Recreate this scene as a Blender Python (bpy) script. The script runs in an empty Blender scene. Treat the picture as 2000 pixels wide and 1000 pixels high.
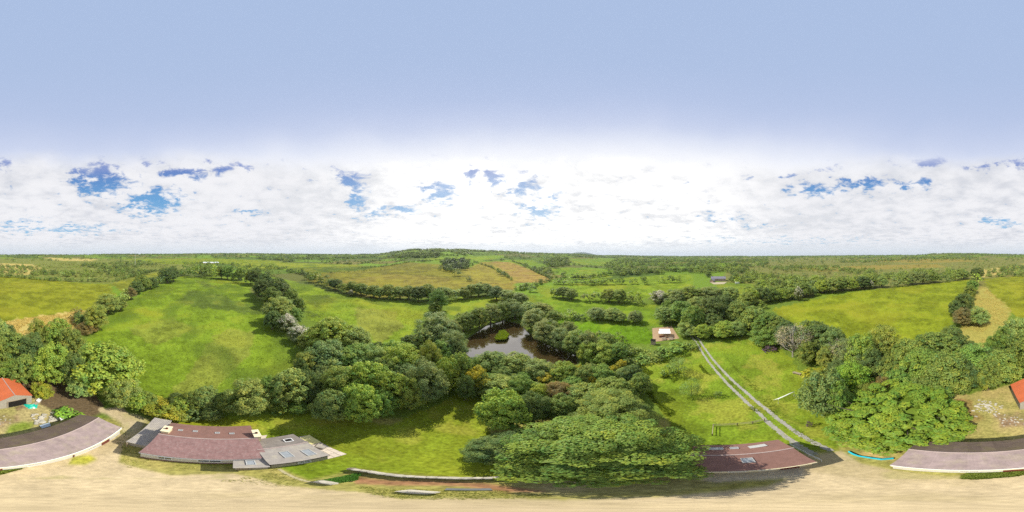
import bpy, math, random
import numpy as np
random.seed(7); rng = np.random.default_rng(7)
S = bpy.context.scene
COL = S.collection
R = math.radians
H = 34.0

# ------------------------------------------------------------------ camera
cam = bpy.data.cameras.new('camera'); co = bpy.data.objects.new('camera', cam); COL.objects.link(co)
cam.type = 'PANO'
cam.panorama_type = 'EQUIRECTANGULAR'
co.location = (0, 0, H); co.rotation_euler = (R(90), 0, 0)
cam.clip_start = .1; cam.clip_end = 30000
S.camera = co
S.view_settings.view_transform = 'Standard'; S.view_settings.look = 'None'
S.view_settings.exposure = 0.14; S.view_settings.gamma = 1
S.view_settings.use_curve_mapping = False
S.cycles.max_bounces = 6; S.cycles.diffuse_bounces = 3; S.cycles.transmission_bounces = 3
S.cycles.use_adaptive_sampling = True; S.cycles.adaptive_threshold = .015; S.cycles.use_denoising = False

# ------------------------------------------------------------------ sun
SUN_EL = 52; SUN_AZ = -14.5           # azimuth from +Y, clockwise
sun = bpy.data.lights.new('sun', 'SUN'); so = bpy.data.objects.new('sun', sun); COL.objects.link(so)
sun.energy = 5.0; sun.angle = R(.6); sun.color = (1, .95, .84)
so.rotation_euler = (R(90 - SUN_EL), 0, R(180 - SUN_AZ) )
so.location = (0, 0, 200)

# ------------------------------------------------------------------ sky
W = bpy.data.worlds.new('World'); S.world = W; W.use_nodes = True
nt = W.node_tree; N = nt.nodes; LK = nt.links
for n in list(N): N.remove(n)
def nd(t, **k):
    n = N.new(t)
    for a, b in k.items(): setattr(n, a, b)
    return n
def setin(n, i, v):
    if hasattr(v, 'is_output') or isinstance(v, bpy.types.NodeSocket): LK.new(v, n.inputs[i])
    else: n.inputs[i].default_value = v
def M(op, a, b=0.0, c=None, clamp=False):
    n = nd('ShaderNodeMath', operation=op, use_clamp=clamp)
    setin(n, 0, a); setin(n, 1, b)
    if c is not None: setin(n, 2, c)
    return n.outputs[0]
def ss(x, a, b):                       # smoothstep a..b -> 0..1
    n = nd('ShaderNodeMapRange', interpolation_type='SMOOTHSTEP')
    setin(n, 0, x); n.inputs[1].default_value = a; n.inputs[2].default_value = b
    return n.outputs[0]
def mixc(f, a, b):
    n = nd('ShaderNodeMix', data_type='RGBA'); setin(n, 0, f); setin(n, 6, a); setin(n, 7, b)
    return n.outputs[2]
def noise(v, sc, det=6, rough=.55, dist=0.0):
    n = nd('ShaderNodeTexNoise'); LK.new(v, n.inputs['Vector'])
    n.inputs['Scale'].default_value = sc; n.inputs['Detail'].default_value = det
    n.inputs['Roughness'].default_value = rough; n.inputs['Distortion'].default_value = dist
    return n.outputs[0]
def comb(x, y, z):
    n = nd('ShaderNodeCombineXYZ'); setin(n, 0, x); setin(n, 1, y); setin(n, 2, z); return n.outputs[0]
tc = nd('ShaderNodeTexCoord'); sx = nd('ShaderNodeSeparateXYZ'); LK.new(tc.outputs['Generated'], sx.inputs[0])
dx, dy, dz = sx.outputs
el = M('MULTIPLY', M('ARCSINE', dz), 180 / math.pi)
az = M('MULTIPLY', M('ARCTAN2', dx, dy), 180 / math.pi)      # 0 = +Y, east +
dzc = M('MAXIMUM', dz, 0.0)
den = M('ADD', dzc, .10)
plane = comb(M('DIVIDE', dx, den), M('DIVIDE', dy, den), 0.0)
n1 = noise(plane, 1.1, 8, .62, .3)
n2 = noise(plane, 3.4, 8, .6, .2)
n3 = noise(plane, .45, 4, .5); n4 = noise(plane, 8.0, 6, .65, .5)
soft = noise(tc.outputs['Generated'], 3.2, 3, .5)
# sunward factor: wide glow round the sun's bearing
sunward = M('ADD', M('MULTIPLY', dy, .5), .5)
sunward = M('ADD', sunward, M('MULTIPLY', dx, .10))
# high veil: white low down, periwinkle higher up
elv = M('SUBTRACT', el, M('MULTIPLY', M('SUBTRACT', sunward, .35), 12.0))
elv = M('ADD', elv, M('MULTIPLY', M('SUBTRACT', soft, .5), 7.0))
ramp = nd('ShaderNodeValToRGB'); LK.new(M('DIVIDE', elv, 90.0, clamp=True), ramp.inputs[0])
cr = ramp.color_ramp; cr.interpolation = 'B_SPLINE'
cr.elements[0].position = .30; cr.elements[0].color = (.97, .98, 1.02, 1)
cr.elements[1].position = 1.0; cr.elements[1].color = (.405, .522, .760, 1)
for p_, c_ in ((.37, (.80, .84, .95, 1)), (.45, (.58, .65, .85, 1)), (.56, (.465, .56, .79, 1)), (.72, (.425, .535, .765, 1))):
    e_ = cr.elements.new(p_); e_.color = c_
veil = ramp.outputs[0]
nish = nd('ShaderNodeTexSky', sky_type='NISHITA'); nish.sun_disc = False
nish.sun_elevation = R(SUN_EL); nish.sun_rotation = R(SUN_AZ)
nish.air_density = 1.3; nish.ozone_density = 2.0
nsc = nd('ShaderNodeVectorMath', operation='SCALE'); LK.new(nish.outputs[0], nsc.inputs[0]); nsc.inputs[3].default_value = .085
bl = nd('ShaderNodeValToRGB'); LK.new(M('DIVIDE', el, 40.0, clamp=True), bl.inputs[0])
b_ = bl.color_ramp; b_.elements[0].position = .1; b_.elements[0].color = (.36, .66, .92, 1)
b_.elements[1].position = .85; b_.elements[1].color = (.08, .17, .58, 1)
e_ = b_.elements.new(.5); e_.color = (.14, .42, .80, 1)
blue = mixc(.25, bl.outputs[0], nsc.outputs[0])
# cloud deck
shade = ss(M('ADD', M('MULTIPLY', n2, .55), M('MULTIPLY', n3, .45)), .40, .62)
grey = mixc(sunward, (.68, .70, .76, 1), (.84, .85, .87, 1))
whit = mixc(ss(sunward, .45, 1.0), (.90, .90, .93, 1), (1.22, 1.21, 1.18, 1))
cloud = mixc(M('MULTIPLY', shade, 1.0), whit, grey)
cloud = mixc(M('MULTIPLY', M('SUBTRACT', 1.0, shade), .5), cloud, whit)
# breaks in the deck: (x, y, half width, half height, strength) in degrees of bearing / elevation
GAPS = [(195,352,66,34,1.25),(300,395,74,30,1.15),(370,345,60,14,1.05),(250,350,50,26,.6),(500,415,38,14,.62),
        (110,447,190,13,.75),(40,432,70,8,.6),(685,350,48,26,1.0),(700,385,30,26,.9),(735,412,36,16,.95),
        (860,376,44,24,1.0),(798,412,28,13,.95),(915,340,26,22,.95),(965,345,18,26,.95),(1028,362,40,30,1.0),
        (1060,412,42,28,.95),(1075,385,22,18,.9),(1600,372,70,18,.8),(1690,355,54,18,1.1),(1780,362,56,14,1.1),
        (1550,338,40,8,.7),(1620,326,30,10,.85),(1820,316,50,14,1.0),(1910,332,40,10,.7),(1985,325,26,16,.9),(5,320,20,20,.8),
        (1420,425,60,7,.7),(1540,470,260,10,.5),(1960,433,60,9,.85),(1480,440,70,8,.6),(450,330,60,12,.65),(290,322,20,12,.6),(200,322,20,10,.6)]
azn = M('ADD', az, M('MULTIPLY', M('SUBTRACT', n2, .5), 26.0))
eln = M('ADD', el, M('MULTIPLY', M('SUBTRACT', n1, .5), 10.0))
uv = comb(azn, eln, 0.0)
gap = None
for gx, gy, gw, gh, gs in GAPS:
    a0 = (gx - 1000) * .18; e0 = (500 - gy) * .18
    for a1 in ([a0, a0 - 360] if a0 > 168 else [a0, a0 + 360] if a0 < -168 else [a0]):
        s = nd('ShaderNodeVectorMath', operation='SUBTRACT'); LK.new(uv, s.inputs[0]); s.inputs[1].default_value = (a1, e0, 0)
        m = nd('ShaderNodeVectorMath', operation='MULTIPLY'); LK.new(s.outputs[0], m.inputs[0])
        m.inputs[1].default_value = (1 / (gw * .18), 1 / (gh * .18), 0)
        l = nd('ShaderNodeVectorMath', operation='LENGTH'); LK.new(m.outputs[0], l.inputs[0])
        mr = nd('ShaderNodeMapRange'); LK.new(l.outputs['Value'], mr.inputs[0])
        mr.inputs[1].default_value = 1.35; mr.inputs[2].default_value = 0; mr.inputs[3].default_value = 0; mr.inputs[4].default_value = gs
        gap = mr.outputs[0] if gap is None else M('MAXIMUM', gap, mr.outputs[0])
brk = ss(M('ADD', gap, M('ADD', M('MULTIPLY', M('SUBTRACT', n2, .5), 1.9), M('MULTIPLY', M('SUBTRACT', n4, .5), 2.3))), .32, .92)
deck = mixc(M('MULTIPLY', brk, M('SUBTRACT', .98, M('MULTIPLY', ss(sunward, .4, 1.0), .28))), cloud, blue)
# thin haze towards the horizon
deck = mixc(ss(el, 7.0, 0.0), deck, (.74, .80, .86, 1))
# veil above, deck below, soft edge between
edge = ss(M('ADD', el, M('MULTIPLY', M('SUBTRACT', n1, .5), 17.0)), 27.5, 37.0)
patch = M('MULTIPLY', brk, M('MULTIPLY', ss(el, 26.0, 31.0), ss(el, 38.0, 32.0)))
sky = mixc(edge, deck, veil)
sky = mixc(M('MULTIPLY', patch, .42), sky, (.22, .29, .62, 1))
bg = nd('ShaderNodeBackground'); LK.new(sky, bg.inputs[0]); bg.inputs[1].default_value = .91
wo = nd('ShaderNodeOutputWorld'); LK.new(bg.outputs[0], wo.inputs[0])

# ------------------------------------------------------------------ helpers
def tag(o, label=None, cat=None, group=None, kind=None):
    if label: o['label'] = label
    if cat: o['category'] = cat
    if group: o['group'] = group
    if kind: o['kind'] = kind
    return o
def empty(name, loc, rz=0.0, label=None, cat=None, group=None):
    o = bpy.data.objects.new(name, None); COL.objects.link(o)
    o.location = loc; o.rotation_euler = (0, 0, rz); o.empty_display_size = .3
    return tag(o, label, cat, group)
def obj(name, me, m=None, parent=None):
    o = bpy.data.objects.new(name, me); COL.objects.link(o)
    if m is not None and not me.materials: me.materials.append(m)
    if parent: o.parent = parent
    return o
def npmesh(name, V, F, col=None, smooth=False):
    V = np.asarray(V, dtype=np.float32); F = np.asarray(F, dtype=np.int32)
    me = bpy.data.meshes.new(name); k = F.shape[1]
    me.vertices.add(len(V)); me.vertices.foreach_set('co', V.ravel())
    me.loops.add(F.size); me.loops.foreach_set('vertex_index', F.ravel())
    me.polygons.add(len(F)); me.polygons.foreach_set('loop_start', np.arange(0, F.size, k, dtype=np.int32))
    me.polygons.foreach_set('loop_total', np.full(len(F), k, dtype=np.int32))
    me.polygons.foreach_set('use_smooth', np.full(len(F), smooth, dtype=bool))
    me.update(calc_edges=True)
    if col is not None:
        a = me.color_attributes.new('col', 'FLOAT_COLOR', 'POINT'); a.data.foreach_set('color', np.asarray(col, dtype=np.float32).ravel())
    return me
def boxes(name, L):
    """L: list of (cx,cy,cz,sx,sy,sz[,rz[,rx[,ry]]]) joined in one mesh"""
    V = []; F = []
    for b in L:
        cx, cy, cz, sx, sy, sz = b[:6]; rz, rx, ry = (list(b[6:]) + [0, 0, 0])[:3]
        k = len(V)
        for i in (-.5, .5):
            for j in (-.5, .5):
                for l in (-.5, .5):
                    x, y, z = i * sx, j * sy, l * sz
                    if ry: x, z = x * math.cos(ry) + z * math.sin(ry), -x * math.sin(ry) + z * math.cos(ry)
                    if rx: y, z = y * math.cos(rx) - z * math.sin(rx), y * math.sin(rx) + z * math.cos(rx)
                    if rz: x, y = x * math.cos(rz) - y * math.sin(rz), x * math.sin(rz) + y * math.cos(rz)
                    V.append((x + cx, y + cy, z + cz))
        F += [[k + a for a in f] for f in ((0, 1, 3, 2), (4, 6, 7, 5), (0, 4, 5, 1), (2, 3, 7, 6), (0, 2, 6, 4), (1, 5, 7, 3))]
    return npmesh(name, V, F)
def tubes(name, L, n=7):
    """L: list of paths; a path is a list of (x,y,z,r)"""
    V = []; F = []
    for path in L:
        k0 = len(V)
        for i, (x, y, z, r) in enumerate(path):
            a = path[max(0, i - 1)]; b = path[min(len(path) - 1, i + 1)]
            t = np.array([b[0] - a[0], b[1] - a[1], b[2] - a[2]], float); t /= (np.linalg.norm(t) + 1e-9)
            u = np.cross(t, (0, 0, 1) if abs(t[2]) < .9 else (1, 0, 0)); u /= np.linalg.norm(u); w = np.cross(t, u)
            for q in range(n):
                an = 2 * math.pi * q / n
                V.append(tuple(np.array((x, y, z)) + r * (math.cos(an) * u + math.sin(an) * w)))
        for i in range(len(path) - 1):
            for q in range(n):
                F.append([k0 + i * n + q, k0 + i * n + (q + 1) % n, k0 + (i + 1) * n + (q + 1) % n, k0 + (i + 1) * n + q])
    return npmesh(name, V, F, smooth=True)
def rockmesh(name, seed, sx=1, sy=1, sz=1):
    r = random.Random(seed); V = []; F = []
    nr, na = 5, 8
    for i in range(nr + 1):
        ph = math.pi * i / nr
        for j in range(na):
            th = 2 * math.pi * j / na
            d = (1 + r.uniform(-.16, .16))
            x, y, z = math.sin(ph) * math.cos(th), math.sin(ph) * math.sin(th), math.cos(ph)
            q = max(abs(x), abs(y), abs(z)) ** .45
            V.append((x / q * d * .5 * sx, y / q * d * .5 * sy, (z / q * (1 + r.uniform(-.08, .08)) * .5 if 0 < i < nr else z * .46) * sz))
    for i in range(nr):
        for j in range(na): F.append([i * na + j, i * na + (j + 1) % na, (i + 1) * na + (j + 1) % na, (i + 1) * na + j])
    return npmesh(name, V, F)

# vectorised value noise
_perm = rng.random((256, 256))
def vn(x, y, s=1.0, o=0):
    x = np.asarray(x) / s + o * 17.3; y = np.asarray(y) / s + o * 9.1
    xi = np.floor(x).astype(int); yi = np.floor(y).astype(int); fx = x - xi; fy = y - yi
    fx = fx * fx * (3 - 2 * fx); fy = fy * fy * (3 - 2 * fy)
    g = lambda a, b: _perm[a & 255, b & 255]
    return (g(xi, yi) * (1 - fx) + g(xi + 1, yi) * fx) * (1 - fy) + (g(xi, yi + 1) * (1 - fx) + g(xi + 1, yi + 1) * fx) * fy
def fbm(x, y, s, o=0, n=4):
    t = 0; a = .5
    for i in range(n): t = t + a * vn(x, y, s / 2 ** i, o + i); a *= .5
    return t / (1 - .5 ** n)
def sstep(a, b, x):
    t = np.clip((x - a) / (b - a), 0, 1); return t * t * (3 - 2 * t)

# ------------------------------------------------------------------ terrain
# bearing column (0..2000) -> height of the land at its skyline and how far off it lies
_kx = np.array([0, 150, 300, 400, 470, 560, 650, 740, 800, 860, 930, 1000, 1060, 1130, 1180, 1300, 1500, 1650, 1780, 1830, 1900, 2000])
_kh = np.array([42, 42, 46, 52, 54, 50, 44, 48, 70, 76, 68, 60, 55, 52, 40, 30, 30, 36, 42, 58, 52, 42])
_kr = np.array([1500, 1500, 1500, 1500, 1500, 1500, 1400, 1300, 1050, 1000, 1050, 1150, 1400, 1700, 2200, 2600, 2600, 2200, 1900, 1700, 1600, 1500])
_ks = np.array([200, 200, 200, 200, 220, 220, 200, 170, 150, 150, 150, 160, 200, 300, 400, 500, 500, 400, 320, 300, 250, 200])
def px_of(x, y): return (1000 + np.degrees(np.arctan2(x, y)) / .18) % 2000
def terr(x, y):
    x = np.asarray(x, float); y = np.asarray(y, float)
    r = np.hypot(x, y); p = px_of(x, y)
    hh = np.interp(p, _kx, _kh); rr = np.interp(p, _kx, _kr); rs = np.interp(p, _kx, _ks)
    t = np.clip((r - rs) / (rr - rs), 0, 1)
    z = hh * (t * t * (2.2 - 1.2 * t)) * 1.0
    z = z - np.clip(r - rr, 0, 4000) * .006
    und = (fbm(x, y, 260, 3, 3) - .5) * 9 * sstep(150, 420, r) + (fbm(x, y, 60, 5, 2) - .5) * 1.4 * sstep(90, 200, r)
    return z + und
# heath-covered hill far off
def hillz(x, y):
    return 0
def terr1(x, y): return float(terr(np.array([x]), np.array([y]))[0])
def P(px, py, z=None, h=0.0):
    """pixel column/row of a 2000x1000 plate carree view from the mast point -> ground point (or point at height z)"""
    t = (px - 1000) / 2000 * 2 * math.pi; dep = (py - 500) / 1000 * math.pi
    s, c = math.sin(t), math.cos(t)
    if z is not None:
        r = (H - z) / math.tan(dep); return (r * s, r * c, z)
    if dep > .38:
        r = (H - h) / math.tan(dep); return (r * s, r * c, h)
    r = 60.0; td = math.tan(dep)
    rs = np.geomspace(60, 5000, 900); zz = terr(rs * s, rs * c)
    f = H - rs * td - zz
    k = np.argmax(f < 0)
    if f[k] >= 0: r = 4500.0
    else:
        a, b = f[k - 1], f[k]; r = rs[k - 1] + (rs[k] - rs[k - 1]) * a / (a - b)
    return (r * s, r * c, terr1(r * s, r * c) + h)

POND = [(913,662),(912,690),(935,706),(1000,716),(1075,722),(1125,708),(1122,692),(1085,680),(1050,664),(1030,648),(1016,632),(985,626),(950,636)]
PONDW = np.array([P(*p)[:2] for p in POND])
def inpoly(px, py, poly):
    poly = np.asarray(poly, float); ins = np.zeros(px.shape, bool); j = len(poly) - 1
    for i in range(len(poly)):
        xi, yi = poly[i]; xj, yj = poly[j]
        with np.errstate(divide='ignore', invalid='ignore'):
            c = ((yi > py) != (yj > py)) & (px < (xj - xi) * (py - yi) / (yj - yi + 1e-12) + xi)
        ins ^= c; j = i
    return ins
def pdist(x, y, poly):
    d = np.full(x.shape, 1e9); n = len(poly)
    for i in range(n):
        a = poly[i]; b = poly[(i + 1) % n]; ab = b - a
        t = np.clip(((x - a[0]) * ab[0] + (y - a[1]) * ab[1]) / (ab @ ab), 0, 1)
        d = np.minimum(d, np.hypot(x - a[0] - t * ab[0], y - a[1] - t * ab[1]))
    return d

# ------------------------------------------------------------------ materials
def mat(name, base=(.5, .5, .5), rough=.8, spec=.3, var=.15, scale=3.0, bump=0.0, bscale=20.0, rnd=0.0, metal=0.0, attr=None, stain=None, sscale=1.2, samt=.5, stretch=None):
    m = bpy.data.materials.new(name); m.use_nodes = True; t = m.node_tree; n = t.nodes; l = t.links
    bs = n['Principled BSDF']; bs.inputs['Roughness'].default_value = rough; bs.inputs['Metallic'].default_value = metal
    bs.inputs['Specular IOR Level'].default_value = spec
    geo = n.new('ShaderNodeNewGeometry'); vec = geo.outputs['Position']
    if stretch:
        mp = n.new('ShaderNodeMapping'); mp.inputs['Scale'].default_value = stretch; l.new(vec, mp.inputs[0]); vec = mp.outputs[0]
    nz = n.new('ShaderNodeTexNoise'); nz.inputs['Scale'].default_value = scale; nz.inputs['Detail'].default_value = 6; nz.inputs['Roughness'].default_value = .65
    l.new(vec, nz.inputs['Vector'])
    mr = n.new('ShaderNodeMapRange'); mr.inputs[1].default_value = .25; mr.inputs[2].default_value = .75
    mr.inputs[3].default_value = 1 - var; mr.inputs[4].default_value = 1 + var; l.new(nz.outputs[0], mr.inputs[0])
    f = mr.outputs[0]
    if rnd:
        oi = n.new('ShaderNodeObjectInfo'); r2 = n.new('ShaderNodeMapRange'); r2.inputs[3].default_value = 1 - rnd; r2.inputs[4].default_value = 1 + rnd
        l.new(oi.outputs['Random'], r2.inputs[0]); mm = n.new('ShaderNodeMath'); mm.operation = 'MULTIPLY'; l.new(f, mm.inputs[0]); l.new(r2.outputs[0], mm.inputs[1]); f = mm.outputs[0]
    if attr:
        at = n.new('ShaderNodeVertexColor'); at.layer_name = attr; src = at.outputs[0]
    else:
        rgb = n.new('ShaderNodeRGB'); rgb.outputs[0].default_value = (*base, 1); src = rgb.outputs[0]
    if stain:
        n2 = n.new('ShaderNodeTexNoise'); n2.inputs['Scale'].default_value = sscale; n2.inputs['Detail'].default_value = 5; n2.inputs['Roughness'].default_value = .7
        l.new(vec, n2.inputs['Vector'])
        m2 = n.new('ShaderNodeMapRange'); m2.inputs[1].default_value = .48; m2.inputs[2].default_value = .66; m2.inputs[4].default_value = samt; l.new(n2.outputs[0], m2.inputs[0])
        mx = n.new('ShaderNodeMix'); mx.data_type = 'RGBA'; l.new(m2.outputs[0], mx.inputs[0]); l.new(src, mx.inputs[6]); mx.inputs[7].default_value = (*stain, 1); src = mx.outputs[2]
    vm = n.new('ShaderNodeVectorMath'); vm.operation = 'SCALE'; l.new(src, vm.inputs[0]); l.new(f, vm.inputs[3])
    l.new(vm.outputs[0], bs.inputs['Base Color'])
    if bump:
        nb = n.new('ShaderNodeTexNoise'); nb.inputs['Scale'].default_value = bscale; nb.inputs['Detail'].default_value = 4; l.new(vec, nb.inputs['Vector'])
        b = n.new('ShaderNodeBump'); b.inputs['Strength'].default_value = bump; b.inputs['Distance'].default_value = .05; l.new(nb.outputs[0], b.inputs['Height']); l.new(b.outputs[0], bs.inputs['Normal'])
    return m
def leafmat(name, trans=.3):
    m = bpy.data.materials.new(name); m.use_nodes = True; t = m.node_tree; n = t.nodes; l = t.links
    for x in list(n): n.remove(x)
    out = n.new('ShaderNodeOutputMaterial'); at = n.new('ShaderNodeVertexColor'); at.layer_name = 'col'
    oi = n.new('ShaderNodeObjectInfo')
    mul = n.new('ShaderNodeMix'); mul.data_type = 'RGBA'; mul.blend_type = 'MULTIPLY'; mul.inputs[0].default_value = 1
    l.new(at.outputs[0], mul.inputs[6]); l.new(oi.outputs['Color'], mul.inputs[7])
    mx = n.new('ShaderNodeMix'); mx.data_type = 'RGBA'; l.new(at.outputs[1], mx.inputs[0]); l.new(at.outputs[0], mx.inputs[6]); l.new(mul.outputs[2], mx.inputs[7])
    d = n.new('ShaderNodeBsdfPrincipled'); d.inputs['Roughness'].default_value = .55; d.inputs['Specular IOR Level'].default_value = .25
    tr = n.new('ShaderNodeBsdfTranslucent'); l.new(mx.outputs[2], d.inputs['Base Color']); 
    h = n.new('ShaderNodeMix'); h.data_type = 'RGBA'; h.blend_type = 'MULTIPLY'; h.inputs[0].default_value = 1; l.new(mx.outputs[2], h.inputs[6]); h.inputs[7].default_value = (1.3, 1.25, .5, 1)
    l.new(h.outputs[2], tr.inputs[0])
    ms = n.new('ShaderNodeMixShader'); ms.inputs[0].default_value = trans; l.new(d.outputs[0], ms.inputs[1]); l.new(tr.outputs[0], ms.inputs[2]); l.new(ms.outputs[0], out.inputs[0])
    return m
LEAF = leafmat('foliage'); BARK = mat('bark', (.13, .10, .075), .9, var=.35, scale=8, bump=.5)
BARKP = mat('pale bark', (.30, .27, .23), .9, var=.3, scale=8, bump=.4)

# ------------------------------------------------------------------ ground
# colours (linear albedo)
BR = (.152, .222, .016); BR2 = (.162, .230, .018); YG = (.185, .200, .014); OL = (.135, .150, .022); RU = (.200, .150, .030)
STR = (.42, .32, .10); GRV = (.47, .375, .225); SOIL = (.12, .085, .045); RED = (.27, .14, .07); DRK = (.055, .085, .016)
ZONES = [
 ('moor', (.125, .130, .034), [(1440,503),(2001,503),(2001,548),(1900,548),(1600,572),(1460,590),(1400,560)]),
 ('moor', (.130, .150, .030), [(-1,505),(420,505),(350,530),(230,556),(60,546),(-1,541)]),
 ('moor', STR, [(-1,514),(60,516),(95,528),(60,536),(-1,538)]),
 ('moor', STR, [(1900,528),(2001,518),(2001,538),(1910,541)]),
 ('moor', RU, [(1560,524),(1700,518),(1830,516),(1850,522),(1700,527),(1600,531)]),
 ('moor', RU, [(1640,508),(1860,506),(1930,510),(1800,514)]),
 ('moor', STR, [(85,503),(190,506),(180,510),(110,509)]),
 ('pasture', (.17, .22, .014), [(230,506),(420,505),(540,509),(560,514),(440,516),(330,516)]),
 ('pasture', (.19, .23, .02), [(455,516),(560,513),(700,517),(720,522),(600,524),(470,528)]),
 ('pasture', (.085, .12, .016), [(560,523),(720,519),(760,526),(700,532),(600,533)]),
 ('brown_field', (.150, .140, .020), [(600,548),(610,534),(700,528),(800,512),(860,517),(925,524),(930,548),(985,560),(930,572),(840,578),(740,582),(660,565)]),
 ('brown_field', (.19, .16, .028), [(640,552),(760,535),(850,540),(930,552),(900,562),(800,560),(700,560)]),
 ('rust_field', (.22, .185, .03), [(905,528),(940,512),(975,510),(1010,545),(1000,560),(930,553)]),
 ('rust_field', (.27, .185, .048), [(960,511),(1000,512),(1078,544),(1068,552),(1000,552)]),
 ('rust_field', (.21, .165, .03), [(930,552),(1005,552),(1000,568),(900,566)]),
 ('hill_pasture', (.14, .22, .015), [(985,508),(1040,508),(1060,520),(1010,516)]),
 ('hill_pasture', (.15, .24, .015), [(810,506),(985,498),(985,503),(930,510),(840,509)]),
 ('hill_pasture', (.12, .20, .015), [(1060,525),(1110,522),(1220,530),(1180,545),(1130,545)]),
 ('hill_pasture', (.12, .20, .015), [(1110,505),(1200,505),(1260,515),(1230,522),(1120,516)]),
 ('hill_pasture', (.13, .21, .015), [(1360,520),(1400,513),(1460,516),(1440,522),(1375,526)]),
 ('pasture', BR, [(1045,560),(1130,553),(1250,540),(1350,535),(1356,560),(1300,580),(1200,594),(1110,584),(1060,578)]),
 ('pasture', (.13, .205, .014), [(1010,575),(1090,580),(1280,595),(1290,640),(1200,632),(1085,612),(1050,595)]),
 ('pasture', (.12, .22, .010), [(1060,618),(1120,626),(1270,640),(1285,672),(1220,672),(1140,655),(1070,640)]),
 ('pasture', (.13, .19, .02), [(1395,552),(1460,552),(1500,570),(1460,592),(1420,582)]),
 ('meadow', BR, [(355,539),(420,545),(482,552),(515,610),(560,665),(605,700),(600,770),(560,800),(300,800),(170,720),(160,690),(185,645),(240,598),(300,563)]),
 ('meadow', (.095, .135, .020), [(370,566),(420,572),(470,590),(515,606),(520,614),(470,612),(420,602),(385,600),(345,588)]),
 ('meadow', (.100, .135, .020), [(378,548),(400,550),(430,562),(400,560)]),
 ('meadow', (.175, .205, .028), [(330,770),(380,720),(400,680),(440,640),(500,650),(480,700),(430,750),(400,790)]),
 ('meadow', (.175, .212, .026), [(250,640),(330,620),(380,640),(300,680)]),
 ('yellow_field', YG, [(-1,539),(60,543),(150,552),(215,556),(222,575),(170,608),(60,624),(-1,626)]),
 ('yellow_field', (.17, .185, .02), [(215,555),(290,536),(345,524),(330,534),(240,572)]),
 ('pasture', BR2, [(560,551),(600,556),(650,572),(740,588),(835,592),(835,606),(800,660),(770,680),(735,680),(660,640),(600,625),(585,585)]),
 ('pasture', (.10, .135, .02), [(605,578),(640,576),(662,588),(640,592),(618,600),(600,590)]),
 ('pasture', (.10, .14, .02), [(590,608),(606,606),(624,618),(612,622)]),
 ('pasture', (.19, .21, .032), [(690,600),(770,608),(790,640),(740,670),(700,640)]),
 ('pasture', BR2, [(868,592),(900,580),(975,576),(990,592),(940,604),(880,615)]),
 ('rough_grass', STR, [(10,628),(60,620),(160,606),(185,612),(170,650),(110,660),(40,670)]),
 ('rough_grass', (.30, .26, .06), [(1875,700),(1870,650),(1915,560),(1925,562),(1975,605),(1955,660),(1930,690)]),
 ('yellow_field', (.180, .215, .013), [(1510,604),(1600,582),(1700,566),(1800,556),(1900,545),(1868,600),(1860,640),(1850,655),(1800,670),(1600,660),(1550,640)]),
 ('meadow', (.095, .135, .020), [(370,566),(420,572),(470,590),(515,606),(520,614),(470,612),(420,602),(385,600),(345,588)]),
 ('meadow', (.100, .135, .020), [(378,548),(400,550),(430,562),(400,560)]),
 ('meadow', (.175, .205, .028), [(330,770),(380,720),(400,680),(440,640),(500,650),(480,700),(430,750),(400,790)]),
 ('meadow', (.175, .212, .026), [(250,640),(330,620),(380,640),(300,680)]),
 ('yellow_field', YG, [(1918,545),(2001,538),(2001,626),(1975,610),(1940,575)]),
 ('lawn', (.140, .208, .016), [(1250,750),(1240,715),(1350,680),(1480,650),(1550,700),(1600,780),(1640,880),(1560,880),(1330,900),(1300,820)]),
 ('lawn', (.142, .220, .014), [(300,905),(330,830),(440,815),(600,805),(760,830),(860,790),(900,765),(940,780),(960,850),(1010,940),(940,938),(780,925),(690,917),(600,940),(540,912)]),
 ('lawn', (.20, .22, .014), [(320,820),(440,815),(500,830),(480,850),(330,850)]),
 ('under_trees', SOIL, [(30,755),(110,730),(190,780),(200,805),(150,830),(90,800)]),
 ('farm_ground', (.34, .28, .12), [(-1,745),(70,770),(90,800),(150,835),(60,860),(-1,866)]),
 ('farm_ground', (.36, .29, .105), [(1850,770),(1900,768),(2001,745),(2001,866),(1880,872)]),
 ('farm_ground', (.25, .125, .06), [(1862,782),(1890,780),(1905,800),(1930,818),(1900,824),(1868,800)]),
 ('farm_ground', (.24, .16, .09), [(1940,812),(2001,800),(2001,832),(1950,836)]),
 ('farm_ground', (.25, .17, .10), [(-1,808),(35,808),(45,826),(-1,836)]),
 ('farm_ground', (.17, .22, .03), [(20,835),(70,826),(60,842),(10,850)]),
 ('farm_ground', (.18, .11, .07), [(30,790),(66,795),(40,800)]),
 ('yard_edge', (.33, .28, .09), [(225,850),(240,835),(280,870),(330,900),(450,915),(540,915),(600,938),(690,940),(950,955),(960,972),(780,975),(560,955),(400,938),(250,915)]),
 ('yard_edge', (.30, .25, .12), [(1380,905),(1600,880),(1600,915),(1300,962),(1000,970),(1000,940)]),
 ('bark_path', RED, [(680,930),(780,938),(940,944),(1030,955),(1080,962),(1000,962),(900,953),(760,948),(690,944)]),
 ('gravel_yard', GRV, [(-1,911),(60,905),(130,895),(200,865),(238,832),(205,805),(190,795),(230,800),(285,822),(262,850),(238,872),(232,905),(330,927),(450,925),(545,945),(620,953),(700,960),(780,974),(900,972),(1100,976),(1300,968),(1500,950),(1570,920),(1590,888),(1640,878),(1680,905),(1740,920),(1850,935),(2001,915),(2001,1001),(-1,1001)]),
 ('yard_edge', (.46, .34, .13), [(1672,884),(1700,880),(1762,884),(1746,899),(1700,895)]),
 ('yard_edge', (.40, .38, .04), [(140,893),(175,890),(190,898),(165,908),(130,908)]),
 ('gravel_yard', (.42, .36, .25), [(1350,905),(1580,900),(1570,930),(1400,940),(1340,930)]),
]
ZN = []
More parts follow.
